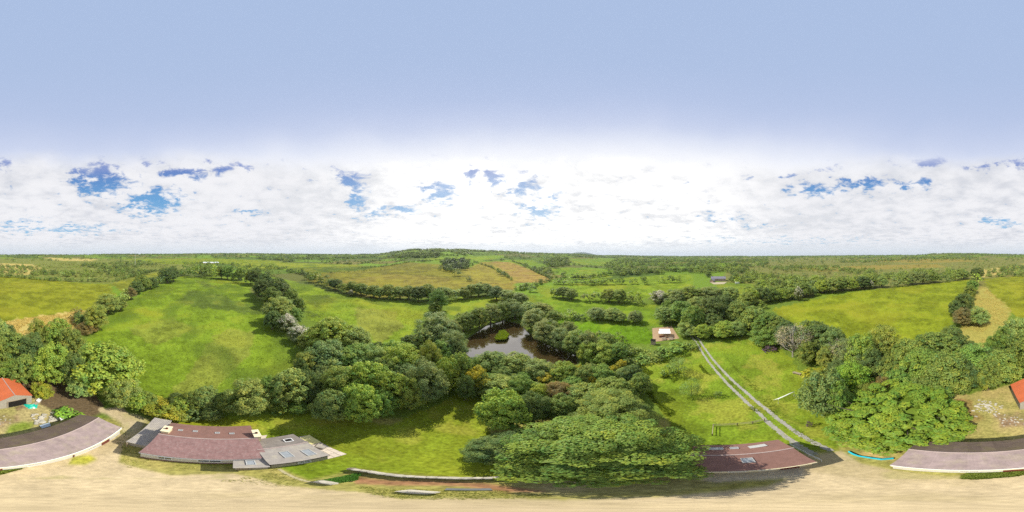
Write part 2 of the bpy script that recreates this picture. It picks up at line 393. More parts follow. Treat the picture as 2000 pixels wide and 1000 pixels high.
for z in ZONES:
    if z[0] not in ZN: ZN.append(z[0])
ZN.append('countryside'); CS = len(ZN) - 1
nc = 1120
ys = np.concatenate([np.arange(996, 700, -1.6), np.arange(700, 560, -1.0)])
rr_ = list(H / np.tan((ys - 500) / 1000 * math.pi))
r_ = rr_[-1]
while r_ < 9000:
    r_ += max(.9, r_ * .0095); rr_.append(r_)
rr_ = np.array(rr_); nr = len(rr_)
TH = np.arange(nc) / nc * 2 * math.pi
GX = rr_[:, None] * np.sin(TH)[None]; GY = rr_[:, None] * np.cos(TH)[None]
GZ = terr(GX, GY)
inp = inpoly(GX, GY, PONDW); dd = pdist(GX.ravel(), GY.ravel(), PONDW).reshape(GX.shape)
GZ = GZ - np.where(inp, .55 + np.clip(dd, 0, 3) * .25, np.clip(.55 - dd * .35, 0, .55) * (np.hypot(GX, GY) < 100))
PXg = px_of(GX, GY); PYg = 500 + np.degrees(np.arctan2(H - GZ, np.hypot(GX, GY))) / .18
far_r0 = np.hypot(GX, GY)
sc_ = np.clip(np.hypot(GX, GY) / 40, .25, 3)
jx = (fbm(GX, GY, 6, 1, 3) - .5) * 16; jx = jx + (fbm(GX, GY, 1.6, 12, 2) - .5) * 14 * (far_r0 > 20); jy = ((fbm(GX, GY, 5, 9, 3) - .5) * 9 + (fbm(GX, GY, 1.6, 14, 2) - .5) * 9 * (far_r0 > 20)) * np.clip((PYg - 500) / 120, .15, 1.2)
QX = PXg + jx; QY = PYg + jy
QX = np.where(QX < 0, QX + 2000, np.where(QX >= 2000, QX - 2000, QX))
base = np.zeros(GX.shape + (3,)); zid = np.full(GX.shape, CS)
# far mosaic of fields: two warped families of boundaries
def mosaic(x, y):
    wx = x + (fbm(x, y, 380, 21, 2) - .5) * 220; wy = y + (fbm(x, y, 380, 31, 2) - .5) * 220
    a = .5; u = (wx * math.cos(a) + wy * math.sin(a)) / 130; v = (-wx * math.sin(a) + wy * math.cos(a)) / 95
    v = v + np.floor(u) * .37
    return u, v
U, V_ = mosaic(GX, GY)
hsh = _perm[np.floor(U).astype(int) & 255, np.floor(V_).astype(int) & 255]
pal = np.array([(.12, .19, .02), (.09, .14, .02), (.14, .20, .02), (.11, .12, .03), (.15, .14, .035), (.07, .11, .018), (.13, .21, .02), (.085, .11, .025)])
base[:] = pal[(hsh * 7.99).astype(int)]
far_r = np.hypot(GX, GY)
near = far_r < 130
base[near] = (.115, .165, .022); base[far_r < 22] = (.25, .23, .06)
for i, (zn, c, poly) in enumerate(ZONES):
    m = inpoly(QX, QY, poly); base[m] = c; zid[m] = ZN.index(zn)
base[inp] = (.06, .05, .025)
m_ = (dd < 1.0) & ~inp & (far_r < 100); base[m_] = (.07, .08, .025)
for _i in range(5):
    bl_ = base.copy(); bl_[1:-1] = (base[:-2] + base[1:-1] * 2 + base[2:]) / 4; bl_ = (np.roll(bl_, 1, 1) + 2 * bl_ + np.roll(bl_, -1, 1)) / 4
    base = np.where(((far_r < 24) | (_i < 1))[..., None], bl_, base)
# worn grass strips: rushes, damp hollows, mowing and paths (real colour differences of the sward)
f1 = fbm(GX, GY, 9, 41, 4); f2 = fbm(GX, GY, 2.2, 43, 3); f3 = fbm(GX, GY, 34, 47, 3)
gm = np.isin(zid, [ZN.index(k) for k in ('meadow', 'pasture', 'lawn', 'yellow_field', 'brown_field', 'rust_field', 'hill_pasture')])
f5 = fbm(GX, GY, 1.0, 53, 2)
k = np.where(gm, .74 + .28 * sstep(.35, .65, f1) + .40 * (f2 - .5) + .5 * (f5 - .5), 1 + .35 * (f5 - .5))[..., None]
base = base * k
yel = np.where(gm, sstep(.48, .72, f3) * .35 + sstep(.55, .75, f1) * .22, 0)[..., None]
base = base * (1 - yel) + np.array((.25, .235, .02)) * yel
me_ = (zid == ZN.index('meadow')) & (QY < 625)
dk = np.where((zid == ZN.index('meadow')) | ((zid == ZN.index('pasture')) & (PXg < 900)), sstep(.56, .70, fbm(GX, GY * 1.6, 26, 61, 4)) * .6, 0)[..., None]
base = base * (1 - dk) + np.array((.075, .115, .014)) * dk
lw = (zid == ZN.index('lawn'))
dry = np.where(lw, sstep(.52, .70, fbm(GX, GY, 4.5, 71, 4)) * .38, 0)[..., None]
base = base * (1 - dry) + np.array((.33, .29, .05)) * dry
gy_ = (zid == ZN.index('gravel_yard'))
g2 = np.where(gy_, sstep(.45, .7, fbm(GX, GY, 4, 81, 4)) * .7, 0)[..., None]
base = base * (1 - g2) + np.array((.36, .29, .15)) * g2
g3 = np.where(gy_ & (far_r > 7), sstep(.55, .7, fbm(GX, GY, 2.5, 83, 4)) * .4, 0)[..., None]
base = base * (1 - g3) + np.array((.27, .26, .08)) * g3
ye_ = np.isin(zid, [ZN.index('yard_edge'), ZN.index('rough_grass'), ZN.index('farm_ground'), ZN.index('moor')])
g4 = np.where(ye_, sstep(.42, .62, fbm(GX, GY, 3.2, 91, 4)) * .5, 0)[..., None]
base = base * (1 - g4 * np.where(zid == ZN.index('rough_grass'), .4, 1)[..., None]) + np.array((.22, .22, .05)) * g4 * np.where(zid == ZN.index('rough_grass'), .4, 1)[..., None]
colr = np.concatenate([base, np.ones(base.shape[:2] + (1,))], 2)
GRASS = mat('sward', rough=.95, spec=.08, var=.55, scale=2.2, bump=.9, bscale=2.5, attr='col')
GRAV = mat('compacted gravel', rough=.95, spec=.15, var=.26, scale=2.5, bump=.35, bscale=30, attr='col')
idx = np.arange(nr * nc).reshape(nr, nc)
A = idx[:-1]; B = idx[1:]
quads = np.stack([A, B, np.roll(B, -1, 1), np.roll(A, -1, 1)], -1).reshape(-1, 4)[:, ::-1]
fz = zid[:-1].reshape(-1)
VV = np.stack([GX, GY, GZ], -1).reshape(-1, 3); CC = colr.reshape(-1, 4)
for k, zn in enumerate(ZN):
    q = quads[fz == k]
    if not len(q): continue
    u, inv = np.unique(q.ravel(), return_inverse=True)
    me = npmesh(zn, VV[u], inv.reshape(-1, 4), CC[u], smooth=True)
    nm = {'countryside': 'ground'}.get(zn, zn)
    tag(obj(nm, me, GRAV if zn == 'gravel_yard' else GRASS), kind='structure')
# disc right below the mast point
fan = [(0, 0, 0)] + [tuple(VV[idx[0, j]]) for j in range(nc)]
me = npmesh('gravel', fan, [[0, 1 + (j + 1) % nc, 1 + j] for j in range(nc)], [(*GRV, 1)] * (nc + 1), smooth=True)
tag(obj('gravel_yard', me, GRAV), kind='structure')

# pond water
WAT = bpy.data.materials.new('pond water'); WAT.use_nodes = True
b = WAT.node_tree.nodes['Principled BSDF']; b.inputs['Base Color'].default_value = (.05, .033, .013, 1); b.inputs['Roughness'].default_value = .03; b.inputs['IOR'].default_value = 2.3
b.inputs['Specular IOR Level'].default_value = .9
t = WAT.node_tree; nz = t.nodes.new('ShaderNodeTexNoise'); nz.inputs['Scale'].default_value = .9; nz.inputs['Detail'].default_value = 3
tcn = t.nodes.new('ShaderNodeTexCoord'); t.links.new(tcn.outputs['Object'], nz.inputs['Vector'])
bp = t.nodes.new('ShaderNodeBump'); bp.inputs['Strength'].default_value = .03; bp.inputs['Distance'].default_value = .2; t.links.new(nz.outputs[0], bp.inputs['Height']); t.links.new(bp.outputs[0], b.inputs['Normal'])
c_ = PONDW.mean(0); ring = c_ + (PONDW - c_) * 1.015
me = bpy.data.meshes.new('water'); me.from_pydata([(x, y, -.38) for x, y in ring], [], [list(range(len(ring)))[::-1]]); me.update()
if me.polygons[0].normal.z < 0: me.flip_normals()
tag(obj('pond_water', me, WAT), kind='structure')

# two wheel tracks of the drive, draped
def ribbon(name, pts, w, z0, m, off=0.0, n=160, jag=.15, kind='structure'):
    Pw = np.array([P(*p)[:2] for p in pts]); s = np.concatenate([[0], np.cumsum(np.hypot(*(Pw[1:] - Pw[:-1]).T))])
    q = np.linspace(0, s[-1], n); X = np.interp(q, s, Pw[:, 0]); Y = np.interp(q, s, Pw[:, 1])
    for _ in range(12): X[1:-1] = (X[:-2] + X[2:] + X[1:-1]) / 3; Y[1:-1] = (Y[:-2] + Y[2:] + Y[1:-1]) / 3
    tx = np.gradient(X); ty = np.gradient(Y); l = np.hypot(tx, ty); nx, ny = -ty / l, tx / l
    wa = w / 2 * (1 + jag * (rng.random(n) - .5) * 2); wb = w / 2 * (1 + jag * (rng.random(n) - .5) * 2)
    a = np.stack([X + nx * (off + wa), Y + ny * (off + wa), np.full(n, z0)], 1); c = np.stack([X + nx * (off - wb), Y + ny * (off - wb), np.full(n, z0)], 1)
    Vv = np.empty((2 * n, 3)); Vv[0::2] = a; Vv[1::2] = c
    F = [[2 * i, 2 * i + 1, 2 * i + 3, 2 * i + 2] for i in range(n - 1)]
    me = npmesh(name, Vv, F)
    if me.polygons[0].normal.z < 0: me.flip_normals()
    return tag(obj(name, me, m), kind=kind)
TRK = mat('worn stone track', (.30, .285, .25), .95, .1, var=.3, scale=2.5, bump=.5, stain=(.20, .22, .06), sscale=.8, samt=.55)
dr = [(1352,655),(1362,665),(1385,700),(1415,735),(1450,768),(1490,803),(1525,833),(1560,858),(1590,875),(1610,885)]
ribbon('wheel_track', dr, .62, .035, TRK, .80, 260, .4); ribbon('wheel_track', dr, .62, .035, TRK, -.80, 260, .4)
PTH = mat('trodden path', (.40, .35, .20), .95, .1, var=.2)
ribbon('footpath', [(545,916),(565,928),(590,938),(625,944)], .22, .02, PTH, 0, 60)
ribbon('footpath', [(1500,828),(1520,838),(1545,858),(1560,866)], .35, .02, PTH, 0, 60)
BKP = mat('orange bark chippings', (.36, .25, .15), .95, .1, var=.3, scale=5, bump=.5, stain=(.26, .16, .09))
pad = [P(*p) for p in ((1274,641),(1312,637),(1327,661),(1275,668))]
me = npmesh('bark_pad', [(x, y, .03) for x, y, z in pad], [[0, 1, 2, 3]])
if me.polygons[0].normal.z < 0: me.flip_normals()
tag(obj('bark_pad', me, BKP), kind='structure')
# ------------------------------------------------------------------ foliage prototypes
def leaves(C, Nn, size, r):
    """rhombic leaves at centres C with normals Nn"""
    n = len(C); t = r.normal(size=(n, 3)); t -= (t * Nn).sum(1)[:, None] * Nn; t /= np.linalg.norm(t, axis=1)[:, None] + 1e-9
    bt = np.cross(Nn, t); s = (size * r.uniform(.7, 1.35, n))[:, None]
    V = np.stack([C + t * s, C + bt * s * .62, C - t * s, C - bt * s * .62], 1).reshape(-1, 3)
    return V, np.arange(4 * n).reshape(-1, 4)
def crown_arrays(seed, nleaf, size, ncl=90, zb=.08, zc=.48, rc=(.09, .17), lob=.25, flat=1.0, up=.5, top=1.0, inner=.12, hue=.12, flower=0.0, fcol=(.7, .65, .5), style='round', core=400):
    r = np.random.default_rng(seed)
    # crown fits x,y in -.5...5 and z zb..1
    d = r.normal(size=(ncl * 3, 3)); d /= np.linalg.norm(d, axis=1)[:, None]
    d = d[d[:, 2] > -.55][:ncl]; n = len(d)
    L = r.normal(size=(5, 3)); L /= np.linalg.norm(L, axis=1)[:, None]
    rad = 1 - lob * .5 + lob * np.clip((d @ L.T).max(1), 0, 1) - .1 * r.random(n)
    rad = rad * np.where(r.random(n) < .3, r.uniform(.5, .85, n), 1) * r.uniform(.9, 1.08, n)
    hz = np.where(d[:, 2] > 0, (1 - zc), (zc - zb))
    cc = np.stack([d[:, 0] * .42 * rad, d[:, 1] * .42 * rad, zc + d[:, 2] * hz * .88 * rad], 1)
    if style == 'cone': cc[:, :2] *= np.clip(1.25 - cc[:, 2:3] * .95, .12, 1)
    R_ = r.uniform(rc[0], rc[1], n)
    w = R_ ** 2; w /= w.sum(); ci = r.choice(n, nleaf, p=w)
    u = r.normal(size=(nleaf, 3)); u /= np.linalg.norm(u, axis=1)[:, None]
    u[:, 2] = np.where(u[:, 2] < -.25, -u[:, 2], u[:, 2])
    rr = R_[ci] * (1 - .45 * r.random(nleaf) ** 2.2)
    off = u * rr[:, None]; off[:, 2] *= flat
    C = cc[ci] + off
    out = d[ci] * .25 + u * .75 + np.array([0, 0, up]); out += r.normal(size=out.shape) * .38; out /= np.linalg.norm(out, axis=1)[:, None]
    V, F = leaves(C, out, size, r)
    clt = r.normal(size=n)                         # each bough its own tint
    b = np.clip(1 + .16 * r.normal(size=nleaf) + hue * clt[ci], .55, 1.6); h = 1 + .10 * r.normal(size=nleaf) + .09 * clt[ci]
    col = np.stack([b * h, b, b * (2 - h), np.ones(nleaf)], 1)
    if flower:
        fsel = r.random(nleaf) < flower * np.clip((C[:, 2] - .35) * 2.2, 0, 1) * np.clip(1 + .6 * clt[ci], .1, 2)
        col[fsel] = (*fcol, 0)
        col[fsel, :3] *= r.uniform(.8, 1.15, fsel.sum())[:, None]
    col = np.repeat(col, 4, 0)
    # inner sprays so the crown is not hollow
    if core:
        q = r.normal(size=(core, 3)); q /= np.linalg.norm(q, axis=1)[:, None]; q *= (r.random(core) ** .4)[:, None]
        C2 = np.stack([q[:, 0] * .34, q[:, 1] * .34, zc + q[:, 2] * np.where(q[:, 2] > 0, (1 - zc) * .75, (zc - zb) * .8)], 1)
        if style == 'cone': C2[:, :2] *= np.clip(1.25 - C2[:, 2:3] * .95, .12, 1)
        n2 = r.normal(size=C2.shape); n2[:, 2] += 1; n2 /= np.linalg.norm(n2, axis=1)[:, None]
        V2, F2 = leaves(C2, n2, .055, r)
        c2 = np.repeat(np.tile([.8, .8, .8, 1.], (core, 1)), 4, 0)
        F = np.concatenate([F, F2 + len(V)]); V = np.concatenate([V, V2]); col = np.concatenate([col, c2])
    return V, F, col
def branches(seed, nb=6, h=.7, r0=.03, spread=.36, sub=2):
    r = random.Random(seed); L = [[(0, 0, -.02, r0 * 1.3), (.01, 0, h * .3, r0), (r.uniform(-.03, .03), r.uniform(-.03, .03), h * .7, r0 * .6), (0, 0, h * 1.1, r0 * .2)]]
    for i in range(nb):
        a = 2 * math.pi * i / nb + r.uniform(-.4, .4); z0 = h * r.uniform(.2, .6); s = spread * r.uniform(.6, 1)
        e = (s * math.cos(a), s * math.sin(a), z0 + h * r.uniform(.3, .6))
        m = (e[0] * .5, e[1] * .5, z0 + (e[2] - z0) * .35)
        L.append([(0, 0, z0, r0 * .55), (*m, r0 * .4), (*e, r0 * .13)])
        for k in range(sub):
            f = (e[0] + r.uniform(-.13, .13), e[1] + r.uniform(-.13, .13), e[2] + r.uniform(-.02, .18))
            L.append([(*m, r0 * .25), ((m[0] + f[0]) / 2, (m[1] + f[1]) / 2, (m[2] + f[2]) / 2 + .02, r0 * .16), (*f, r0 * .05)])
    return L
PROTO = {}
def proto(key, trunk_m=BARK, tr=None, **k):
    V, F, c = crown_arrays(**k)
    cm = npmesh(key + '_crown', V, F, c); cm.materials.append(LEAF)
    L = branches(k['seed'], **(tr or {}))
    tm = tubes(key + '_trunk', L, 6); tm.materials.append(trunk_m)
    PROTO[key] = (cm, tm)
proto('round_a', seed=1, nleaf=11000, size=.019, ncl=230, rc=(.05, .105))
proto('round_b', seed=2, nleaf=11000, size=.019, ncl=170, rc=(.06, .12), lob=.45)
proto('round_c', seed=3, nleaf=11000, size=.019, ncl=300, rc=(.04, .085), lob=.4)
proto('fine', seed=4, nleaf=14000, size=.0145, ncl=200, rc=(.05, .11), hue=.10, lob=.35)
proto('shrub_a', seed=5, nleaf=5500, size=.026, ncl=80, zb=.0, zc=.35, rc=(.08, .15), lob=.5)
proto('shrub_b', seed=6, nleaf=5500, size=.026, ncl=70, zb=.0, zc=.32, rc=(.08, .16), lob=.6)
proto('tall', seed=7, nleaf=9000, size=.018, ncl=90, rc=(.08, .15), zc=.42, style='cone')
proto('hawthorn', seed=8, nleaf=7500, size=.018, ncl=120, rc=(.06, .12), zb=.02, zc=.4, flower=.75, fcol=(.62, .58, .50))
proto('gorse', seed=9, nleaf=7500, size=.019, ncl=110, rc=(.06, .12), zb=.02, zc=.4, flower=.6, fcol=(.55, .45, .03))
proto('sparse', seed=10, nleaf=1800, size=.020, ncl=60, zb=.05, zc=.45, core=0, tr=dict(nb=7, r0=.012, h=.8, sub=4))
proto('bare', trunk_m=BARKP, seed=11, nleaf=2600, size=.012, ncl=110, rc=(.05, .12), zb=.3, zc=.6, core=0, tr=dict(nb=13, r0=.026, h=.75, spread=.42, sub=7))
proto('spreading', seed=12, nleaf=60000, size=.0085, ncl=420, rc=(.03, .085), zc=.29, zb=.04, lob=.42, flat=.45, up=.8, hue=.14, core=1500)
proto('fan', seed=13, nleaf=46000, size=.0095, ncl=620, rc=(.028, .048), zc=.30, lob=.12, flat=.8, up=.55, hue=.07, core=1800)
# leaf tints (linear albedo)
TINT = {
 'dark': (.062, .088, .022), 'mid': (.098, .128, .024), 'green': (.090, .138, .024), 'lime': (.132, .172, .024), 'bright': (.105, .180, .020),
 'pale': (.125, .160, .040), 'greygreen': (.108, .135, .042), 'bluegreen': (.080, .116, .032), 'olive': (.112, .138, .026), 'gold': (.270, .270, .025),
 'brown': (.200, .165, .055), 'hawthorn': (.100, .115, .035), 'gorse': (.095, .110, .018), 'sparse': (.11, .15, .03), 'bare': (.19, .17, .10), 'big': (.098, .148, .024), 'fanlime': (.205, .290, .030),
 'pink': (.13, .085, .10)}
TINT = {k: tuple(c * 2.1 for c in v) if k not in ('gold', 'pink', 'fanlime', 'brown') else tuple(c * 1.15 for c in v) for k, v in TINT.items()}
LOOK = {
 'dark': ('dark green leafy tree', ('round_a', 'round_b', 'round_c')), 'mid': ('mid green leafy tree', ('round_a', 'round_b', 'round_c')),
 'green': ('fresh green leafy tree', ('round_b', 'round_c')), 'lime': ('yellow-green leafy tree', ('round_c', 'round_a', 'fine')),
 'bright': ('vivid green leafy tree', ('round_b',)), 'pale': ('pale olive tree', ('fine', 'round_c')),
 'greygreen': ('grey-green rounded tree', ('fine',)), 'bluegreen': ('blue-green dense tree', ('round_b', 'round_a')),
 'olive': ('dull olive bushy tree', ('fine', 'round_a')), 'gold': ('golden leafed low tree', ('round_b', 'shrub_a')), 'brown': ('brownish bushy tree', ('fine',)),
 'hawthorn': ('white-blossomed hawthorn', ('hawthorn',)), 'gorse': ('yellow-flowered gorse', ('gorse',)),
 'sparse': ('thin open sapling', ('sparse',)), 'bare': ('nearly bare grey tree', ('bare',)),
 'shrub': ('low leafy shrub', ('shrub_a', 'shrub_b')), 'pink': ('pink flowering shrub', ('shrub_a',))}
TREES = []          # (x, y, z, width, height, look, place, px)
def T(x, yt, yb, w, look, place, hmax=None, hmin=1.2):
    hmax = hmax or (13.0 if yb > 600 else 19.0)
    """a tree whose crown spans rows yt..yb and w columns in the panorama"""
    k = w / 2 * 2 * math.pi / 2000
    g = P(x % 2000, yb); rf = math.hypot(g[0], g[1]); rc_ = rf / (1 - k * .92); Rr = rc_ * k
    s, c = math.sin((x - 1000) / 2000 * 2 * math.pi), math.cos((x - 1000) / 2000 * 2 * math.pi)
    z = terr1(rc_ * s, rc_ * c); h = H - (rc_ + .15 * Rr) * math.tan((yt - 500) / 1000 * math.pi) - z
    h = max(hmin, min(hmax, h))
    TREES.append((rc_ * s, rc_ * c, z, 2 * Rr, h, look, place, x % 2000))
def row(pts, top, w, looks, place, jit=.25, step=None):
    """trees along a polyline of base points; top = how many rows the crowns rise"""
    pts = [np.array(p, float) for p in pts]; seg = [np.linalg.norm(b - a) for a, b in zip(pts, pts[1:])]; L = sum(seg); d = 0
    while d < L:
        q = d; i = 0
        while i < len(seg) - 1 and q > seg[i]: q -= seg[i]; i += 1
        p = pts[i] + (pts[i + 1] - pts[i]) * min(1, q / seg[i]); f = d / L
        tp = top[0] + (top[1] - top[0]) * f; ww = w[0] + (w[1] - w[0]) * f
        s = random.uniform(1 - jit, 1 + jit)
        T(p[0] + random.uniform(-.15, .15) * ww, p[1] - tp * s, p[1] + random.uniform(-.05, .05) * tp, ww * s, random.choice(looks), place)
        d += (step or ww * .72)
PW = 'in the wood behind the orange barn'
for a in [(15,615,738,95,'mid'),(62,640,745,70,'dark'),(112,622,700,60,'lime'),(100,655,770,85,'lime'),(45,690,765,60,'mid'),(208,652,790,150,'lime'),(148,690,775,60,'dark'),(165,735,790,70,'pale'),
          (240,742,806,80,'pale'),(275,770,812,55,'lime'),(80,750,785,46,'gold'),(18,700,752,60,'green'),(140,640,720,60,'olive'),(75,620,700,50,'olive')]: T(*a, PW)
T(318,786,828,92,'gold','beside the cottage gable'); T(350,775,815,60,'lime','beside the cottage gable'); T(290,765,806,50,'mid','beside the cottage gable')
T(132,793,826,58,'bright','against the back wall of the long barn', 2.2)
PB = 'at the lower edge of the big meadow'
for a in [(375,765,812,50,'mid'),(402,758,812,62,'pale'),(440,768,816,60,'mid'),(487,746,826,104,'pale'),(562,718,808,92,'pale'),(522,740,806,60,'green'),(602,728,796,64,'dark'),(345,770,806,46,'dark'),(460,770,812,50,'green')]: T(*a, PB)
PL = 'in the hedge left of the big meadow'
for a in [(186,596,655,52,'olive'),(212,574,620,52,'pale'),(235,580,612,30,'olive'),(172,628,658,46,'brown'),(160,612,640,40,'shrub'),(255,562,588,28,'brown'),(243,566,592,22,'pale'),(150,600,628,24,'brown')]: T(*a, PL)
row([(270,578),(300,566),(325,556),(350,546)], (32, 26), (36, 28), ['dark', 'dark', 'mid'], PL, step=15)
PT = 'along the top of the big meadow'
row([(368,541),(480,550)], (30, 28), (24, 22), ['mid', 'lime', 'green'], PT, step=13); T(473,527,554,22,'dark',PT)
PC = 'in the hedge between the two meadows'
for a in [(500,526,560,34,'dark'),(520,530,580,42,'dark'),(512,545,590,38,'dark'),(545,542,596,52,'dark'),(530,555,606,42,'mid'),(570,560,606,32,'mid'),(545,566,640,66,'pale'),(532,605,650,36,'dark'),(582,580,625,30,'mid'),
          (563,614,656,44,'hawthorn'),(583,636,676,48,'hawthorn'),(600,650,690,40,'olive'),(575,600,640,36,'green'),(490,528,556,26,'mid')]: T(*a, PC)
PK = 'in the wood at the left of the lawn'
for a in [(640,618,700,92,'lime'),(692,640,705,80,'olive'),(640,668,742,92,'bluegreen'),(700,676,745,92,'green'),(600,690,745,60,'olive'),(740,678,740,60,'pale'),(664,716,800,84,'olive'),(718,702,800,96,'lime'),(762,722,812,86,'lime'),
          (645,765,838,86,'bluegreen'),(700,752,838,96,'lime'),(742,760,826,70,'green'),(612,745,800,50,'dark'),(782,672,752,84,'lime'),(830,706,804,92,'greygreen'),(800,740,812,60,'mid'),(802,652,692,40,'dark'),(755,700,760,60,'mid'),(625,640,690,44,'pale'),(590,700,760,36,'dark')]: T(*a, PK)
PP = 'on the left bank of the pond'
for a in [(850,612,690,84,'greygreen'),(885,648,716,62,'greygreen'),(826,640,696,50,'pale'),(896,688,762,54,'mid'),(872,700,775,60,'lime'),(840,668,748,52,'olive'),(905,612,655,44,'mid'),(882,625,672,40,'greygreen'),(862,668,724,54,'green')]: T(*a, PP)
PA = 'on the far bank of the pond'
for a in [(918,610,652,40,'mid'),(936,600,648,42,'olive'),(958,594,640,42,'greygreen'),(982,590,632,42,'mid'),(1006,590,630,40,'greygreen'),(992,566,594,44,'pale'),(970,560,590,34,'dark'),(1016,572,598,34,'greygreen'),(1056,592,620,52,'olive'),(1035,590,620,40,'pale'),(1000,585,622,40,'mid')]: T(*a, PA)
T(855,566,612,38,'green','left of the small bright field'); T(850,588,616,30,'mid','left of the small bright field'); T(862,560,590,26,'dark','left of the small bright field')
PR = 'on the right bank of the pond'
for a in [(1042,604,656,54,'greygreen'),(1066,624,680,60,'greygreen'),(1094,640,690,52,'greygreen'),(1124,645,700,52,'pale'),(1150,648,704,50,'greygreen'),(1182,650,696,50,'mid'),(1172,668,720,70,'lime'),(1205,668,712,46,'green'),(1145,668,712,40,'lime'),(1110,628,668,40,'greygreen'),(1080,606,640,34,'mid')]: T(*a, PR)
PS = 'in the scrub south of the pond'
for a in [(932,716,778,54,'gorse'),(960,690,742,72,'mid'),(1010,692,744,72,'olive'),(1052,704,754,70,'pale'),(1104,708,758,62,'lime'),(1140,716,762,50,'olive'),(1175,716,762,60,'green'),(1066,731,764,42,'gorse'),(1130,712,738,20,'gorse'),(1156,735,764,24,'gorse'),
          (1197,714,742,26,'gorse'),(1214,702,728,24,'gorse'),(975,738,792,90,'olive'),(1022,738,792,62,'green'),(1090,748,798,70,'brown'),(1140,752,806,92,'olive'),(1200,742,800,84,'mid'),(1232,716,764,52,'dark'),(1050,752,800,56,'lime'),(910,735,790,40,'dark'),
          (985,765,856,118,'lime'),(1040,770,840,80,'dark'),(1100,775,830,80,'mid'),(1180,770,830,90,'olive'),(1250,730,780,50,'mid'),(920,700,748,44,'green')]: T(*a, PS)
PH = 'in the hedge in front of the pavilion'
row([(1212,688),(1300,700)], (16, 14), (28, 26), ['dark', 'shrub', 'mid'], PH); row([(1225,722),(1290,706),(1352,684)], (22, 18), (38, 30), ['mid', 'green', 'shrub'], PH)
P1 = 'in the hedges beyond the pond\'s right bank'
row([(1085,584),(1135,590)], (22, 22), (24, 28), ['pale', 'shrub'], P1); row([(1150,592),(1262,597)], (22, 26), (28, 28), ['pale', 'olive', 'mid'], P1, step=19)
row([(1095,624),(1150,630)], (18, 20), (28, 28), ['mid', 'dark'], P1); row([(1165,630),(1262,637)], (24, 30), (34, 34), ['greygreen', 'pale'], P1)
P2 = 'in the clump where the drive disappears'
for a in [(1288,568,596,44,'hawthorn'),(1318,566,600,50,'greygreen'),(1350,560,596,56,'mid'),(1385,560,596,60,'greygreen'),(1300,598,638,42,'pale'),(1330,590,640,56,'green'),(1356,598,656,52,'green'),(1388,572,642,60,'dark'),(1414,575,632,52,'dark'),
          (1342,630,664,44,'pale'),(1372,634,668,40,'lime'),(1412,628,668,56,'lime'),(1436,628,664,44,'pale'),(1442,588,642,56,'olive'),(1472,600,656,66,'mid'),(1496,608,664,58,'green'),(1522,618,672,60,'mid'),(1395,612,655,50,'dark'),(1360,580,620,50,'pale'),(1420,560,595,46,'pale'),(1460,570,606,40,'olive')]: T(*a, P2)
P3 = 'in the hedge behind the yellow-green field'
row([(1468,600),(1530,590),(1600,578),(1700,566),(1800,557),(1896,547)], (30, 20), (32, 24), ['dark', 'mid', 'pale', 'greygreen', 'lime'], P3, step=20); T(1702,547,566,10,'hawthorn',P3); T(1560,560,590,18,'hawthorn',P3)
P4 = 'in the hedge between the two right-hand fields'
for a in [(1908,522,548,28,'dark'),(1908,534,560,20,'lime'),(1900,546,576,24,'green'),(1893,556,592,28,'mid'),(1882,572,622,44,'dark'),(1868,586,624,34,'dark'),(1880,602,644,46,'brown'),(1912,600,644,46,'pale'),(1897,606,640,34,'olive')]: T(*a, P4)
P5 = 'in the broad wood right of the drive'
for a in [(1498,640,682,66,'green'),(1540,628,690,60,'dark'),(1592,628,704,90,'dark'),(1630,640,716,60,'bluegreen'),(1652,664,732,56,'greygreen'),(1682,644,742,70,'lime'),(1724,638,722,76,'olive'),(1770,662,742,84,'mid'),(1832,646,726,92,'mid'),(1798,684,760,84,'green'),(1850,690,790,104,'mid'),
          (1740,700,764,84,'mid'),(1905,676,764,96,'green'),(1955,686,768,92,'mid'),(1984,612,700,70,'pale'),(1994,655,746,60,'mid'),(1610,726,832,112,'bluegreen'),(1662,712,790,84,'bright'),(1722,738,790,46,'brown'),(1690,752,806,50,'olive'),(1582,722,746,36,'gold'),(1606,720,760,46,'gold'),
          (1615,676,730,50,'olive'),(1860,640,706,60,'dark'),(1890,700,775,70,'dark'),(1930,700,776,60,'mid'),(1700,680,750,60,'dark'),(1575,668,720,46,'mid'),(1870,735,782,50,'mid'),(1640,745,830,60,'green'),(1960,640,700,46,'green')]: T(*a, P5)
T(1549,634,716,82,'bare','on the grass edge right of the drive'); T(1638,664,728,50,'bare',P5); T(1672,676,738,46,'bare',P5)
T(1326,700,742,52,'sparse','on the rough grass left of the drive'); T(1350,742,782,46,'sparse','on the rough grass left of the drive'); T(1402,764,778,18,'sparse','on the rough grass left of the drive'); T(1300,716,740,24,'sparse','on the rough grass left of the drive')
T(1581,822,836,14,'pink','beside the lower drive'); T(1506,676,690,26,'pink','under the trees right of the drive')
P6 = 'in the hedge below the brown hill field'
row([(606,548),(645,566),(690,577),(740,586),(835,592)], (18, 30), (24, 30), ['mid', 'dark', 'pale', 'mid'], P6, step=13); T(685,566,580,12,'hawthorn',P6)
row([(868,592),(925,584),(960,578)], (26, 22), (28, 26), ['mid', 'pale'], P6, step=14)
P7 = 'on the slope of the brown hill field'
for a in [(893,524,540,18,'mid'),(916,540,550,12,'dark'),(938,550,560,12,'dark'),(970,560,572,14,'mid'),(1018,556,568,16,'pale'),(1040,558,572,18,'dark'),(1078,560,580,8,'sparse'),(975,524,536,10,'mid'),(982,530,540,12,'dark')]: T(*a, P7)
P8 = 'in the line across the upper green field'
for a in [(1205,543,556,12,'sparse'),(1214,541,556,14,'dark'),(1236,544,556,18,'mid'),(1258,540,557,17,'dark'),(1292,540,554,16,'pale'),(1312,538,553,16,'dark'),(1325,538,553,12,'mid')]: T(*a, P8)
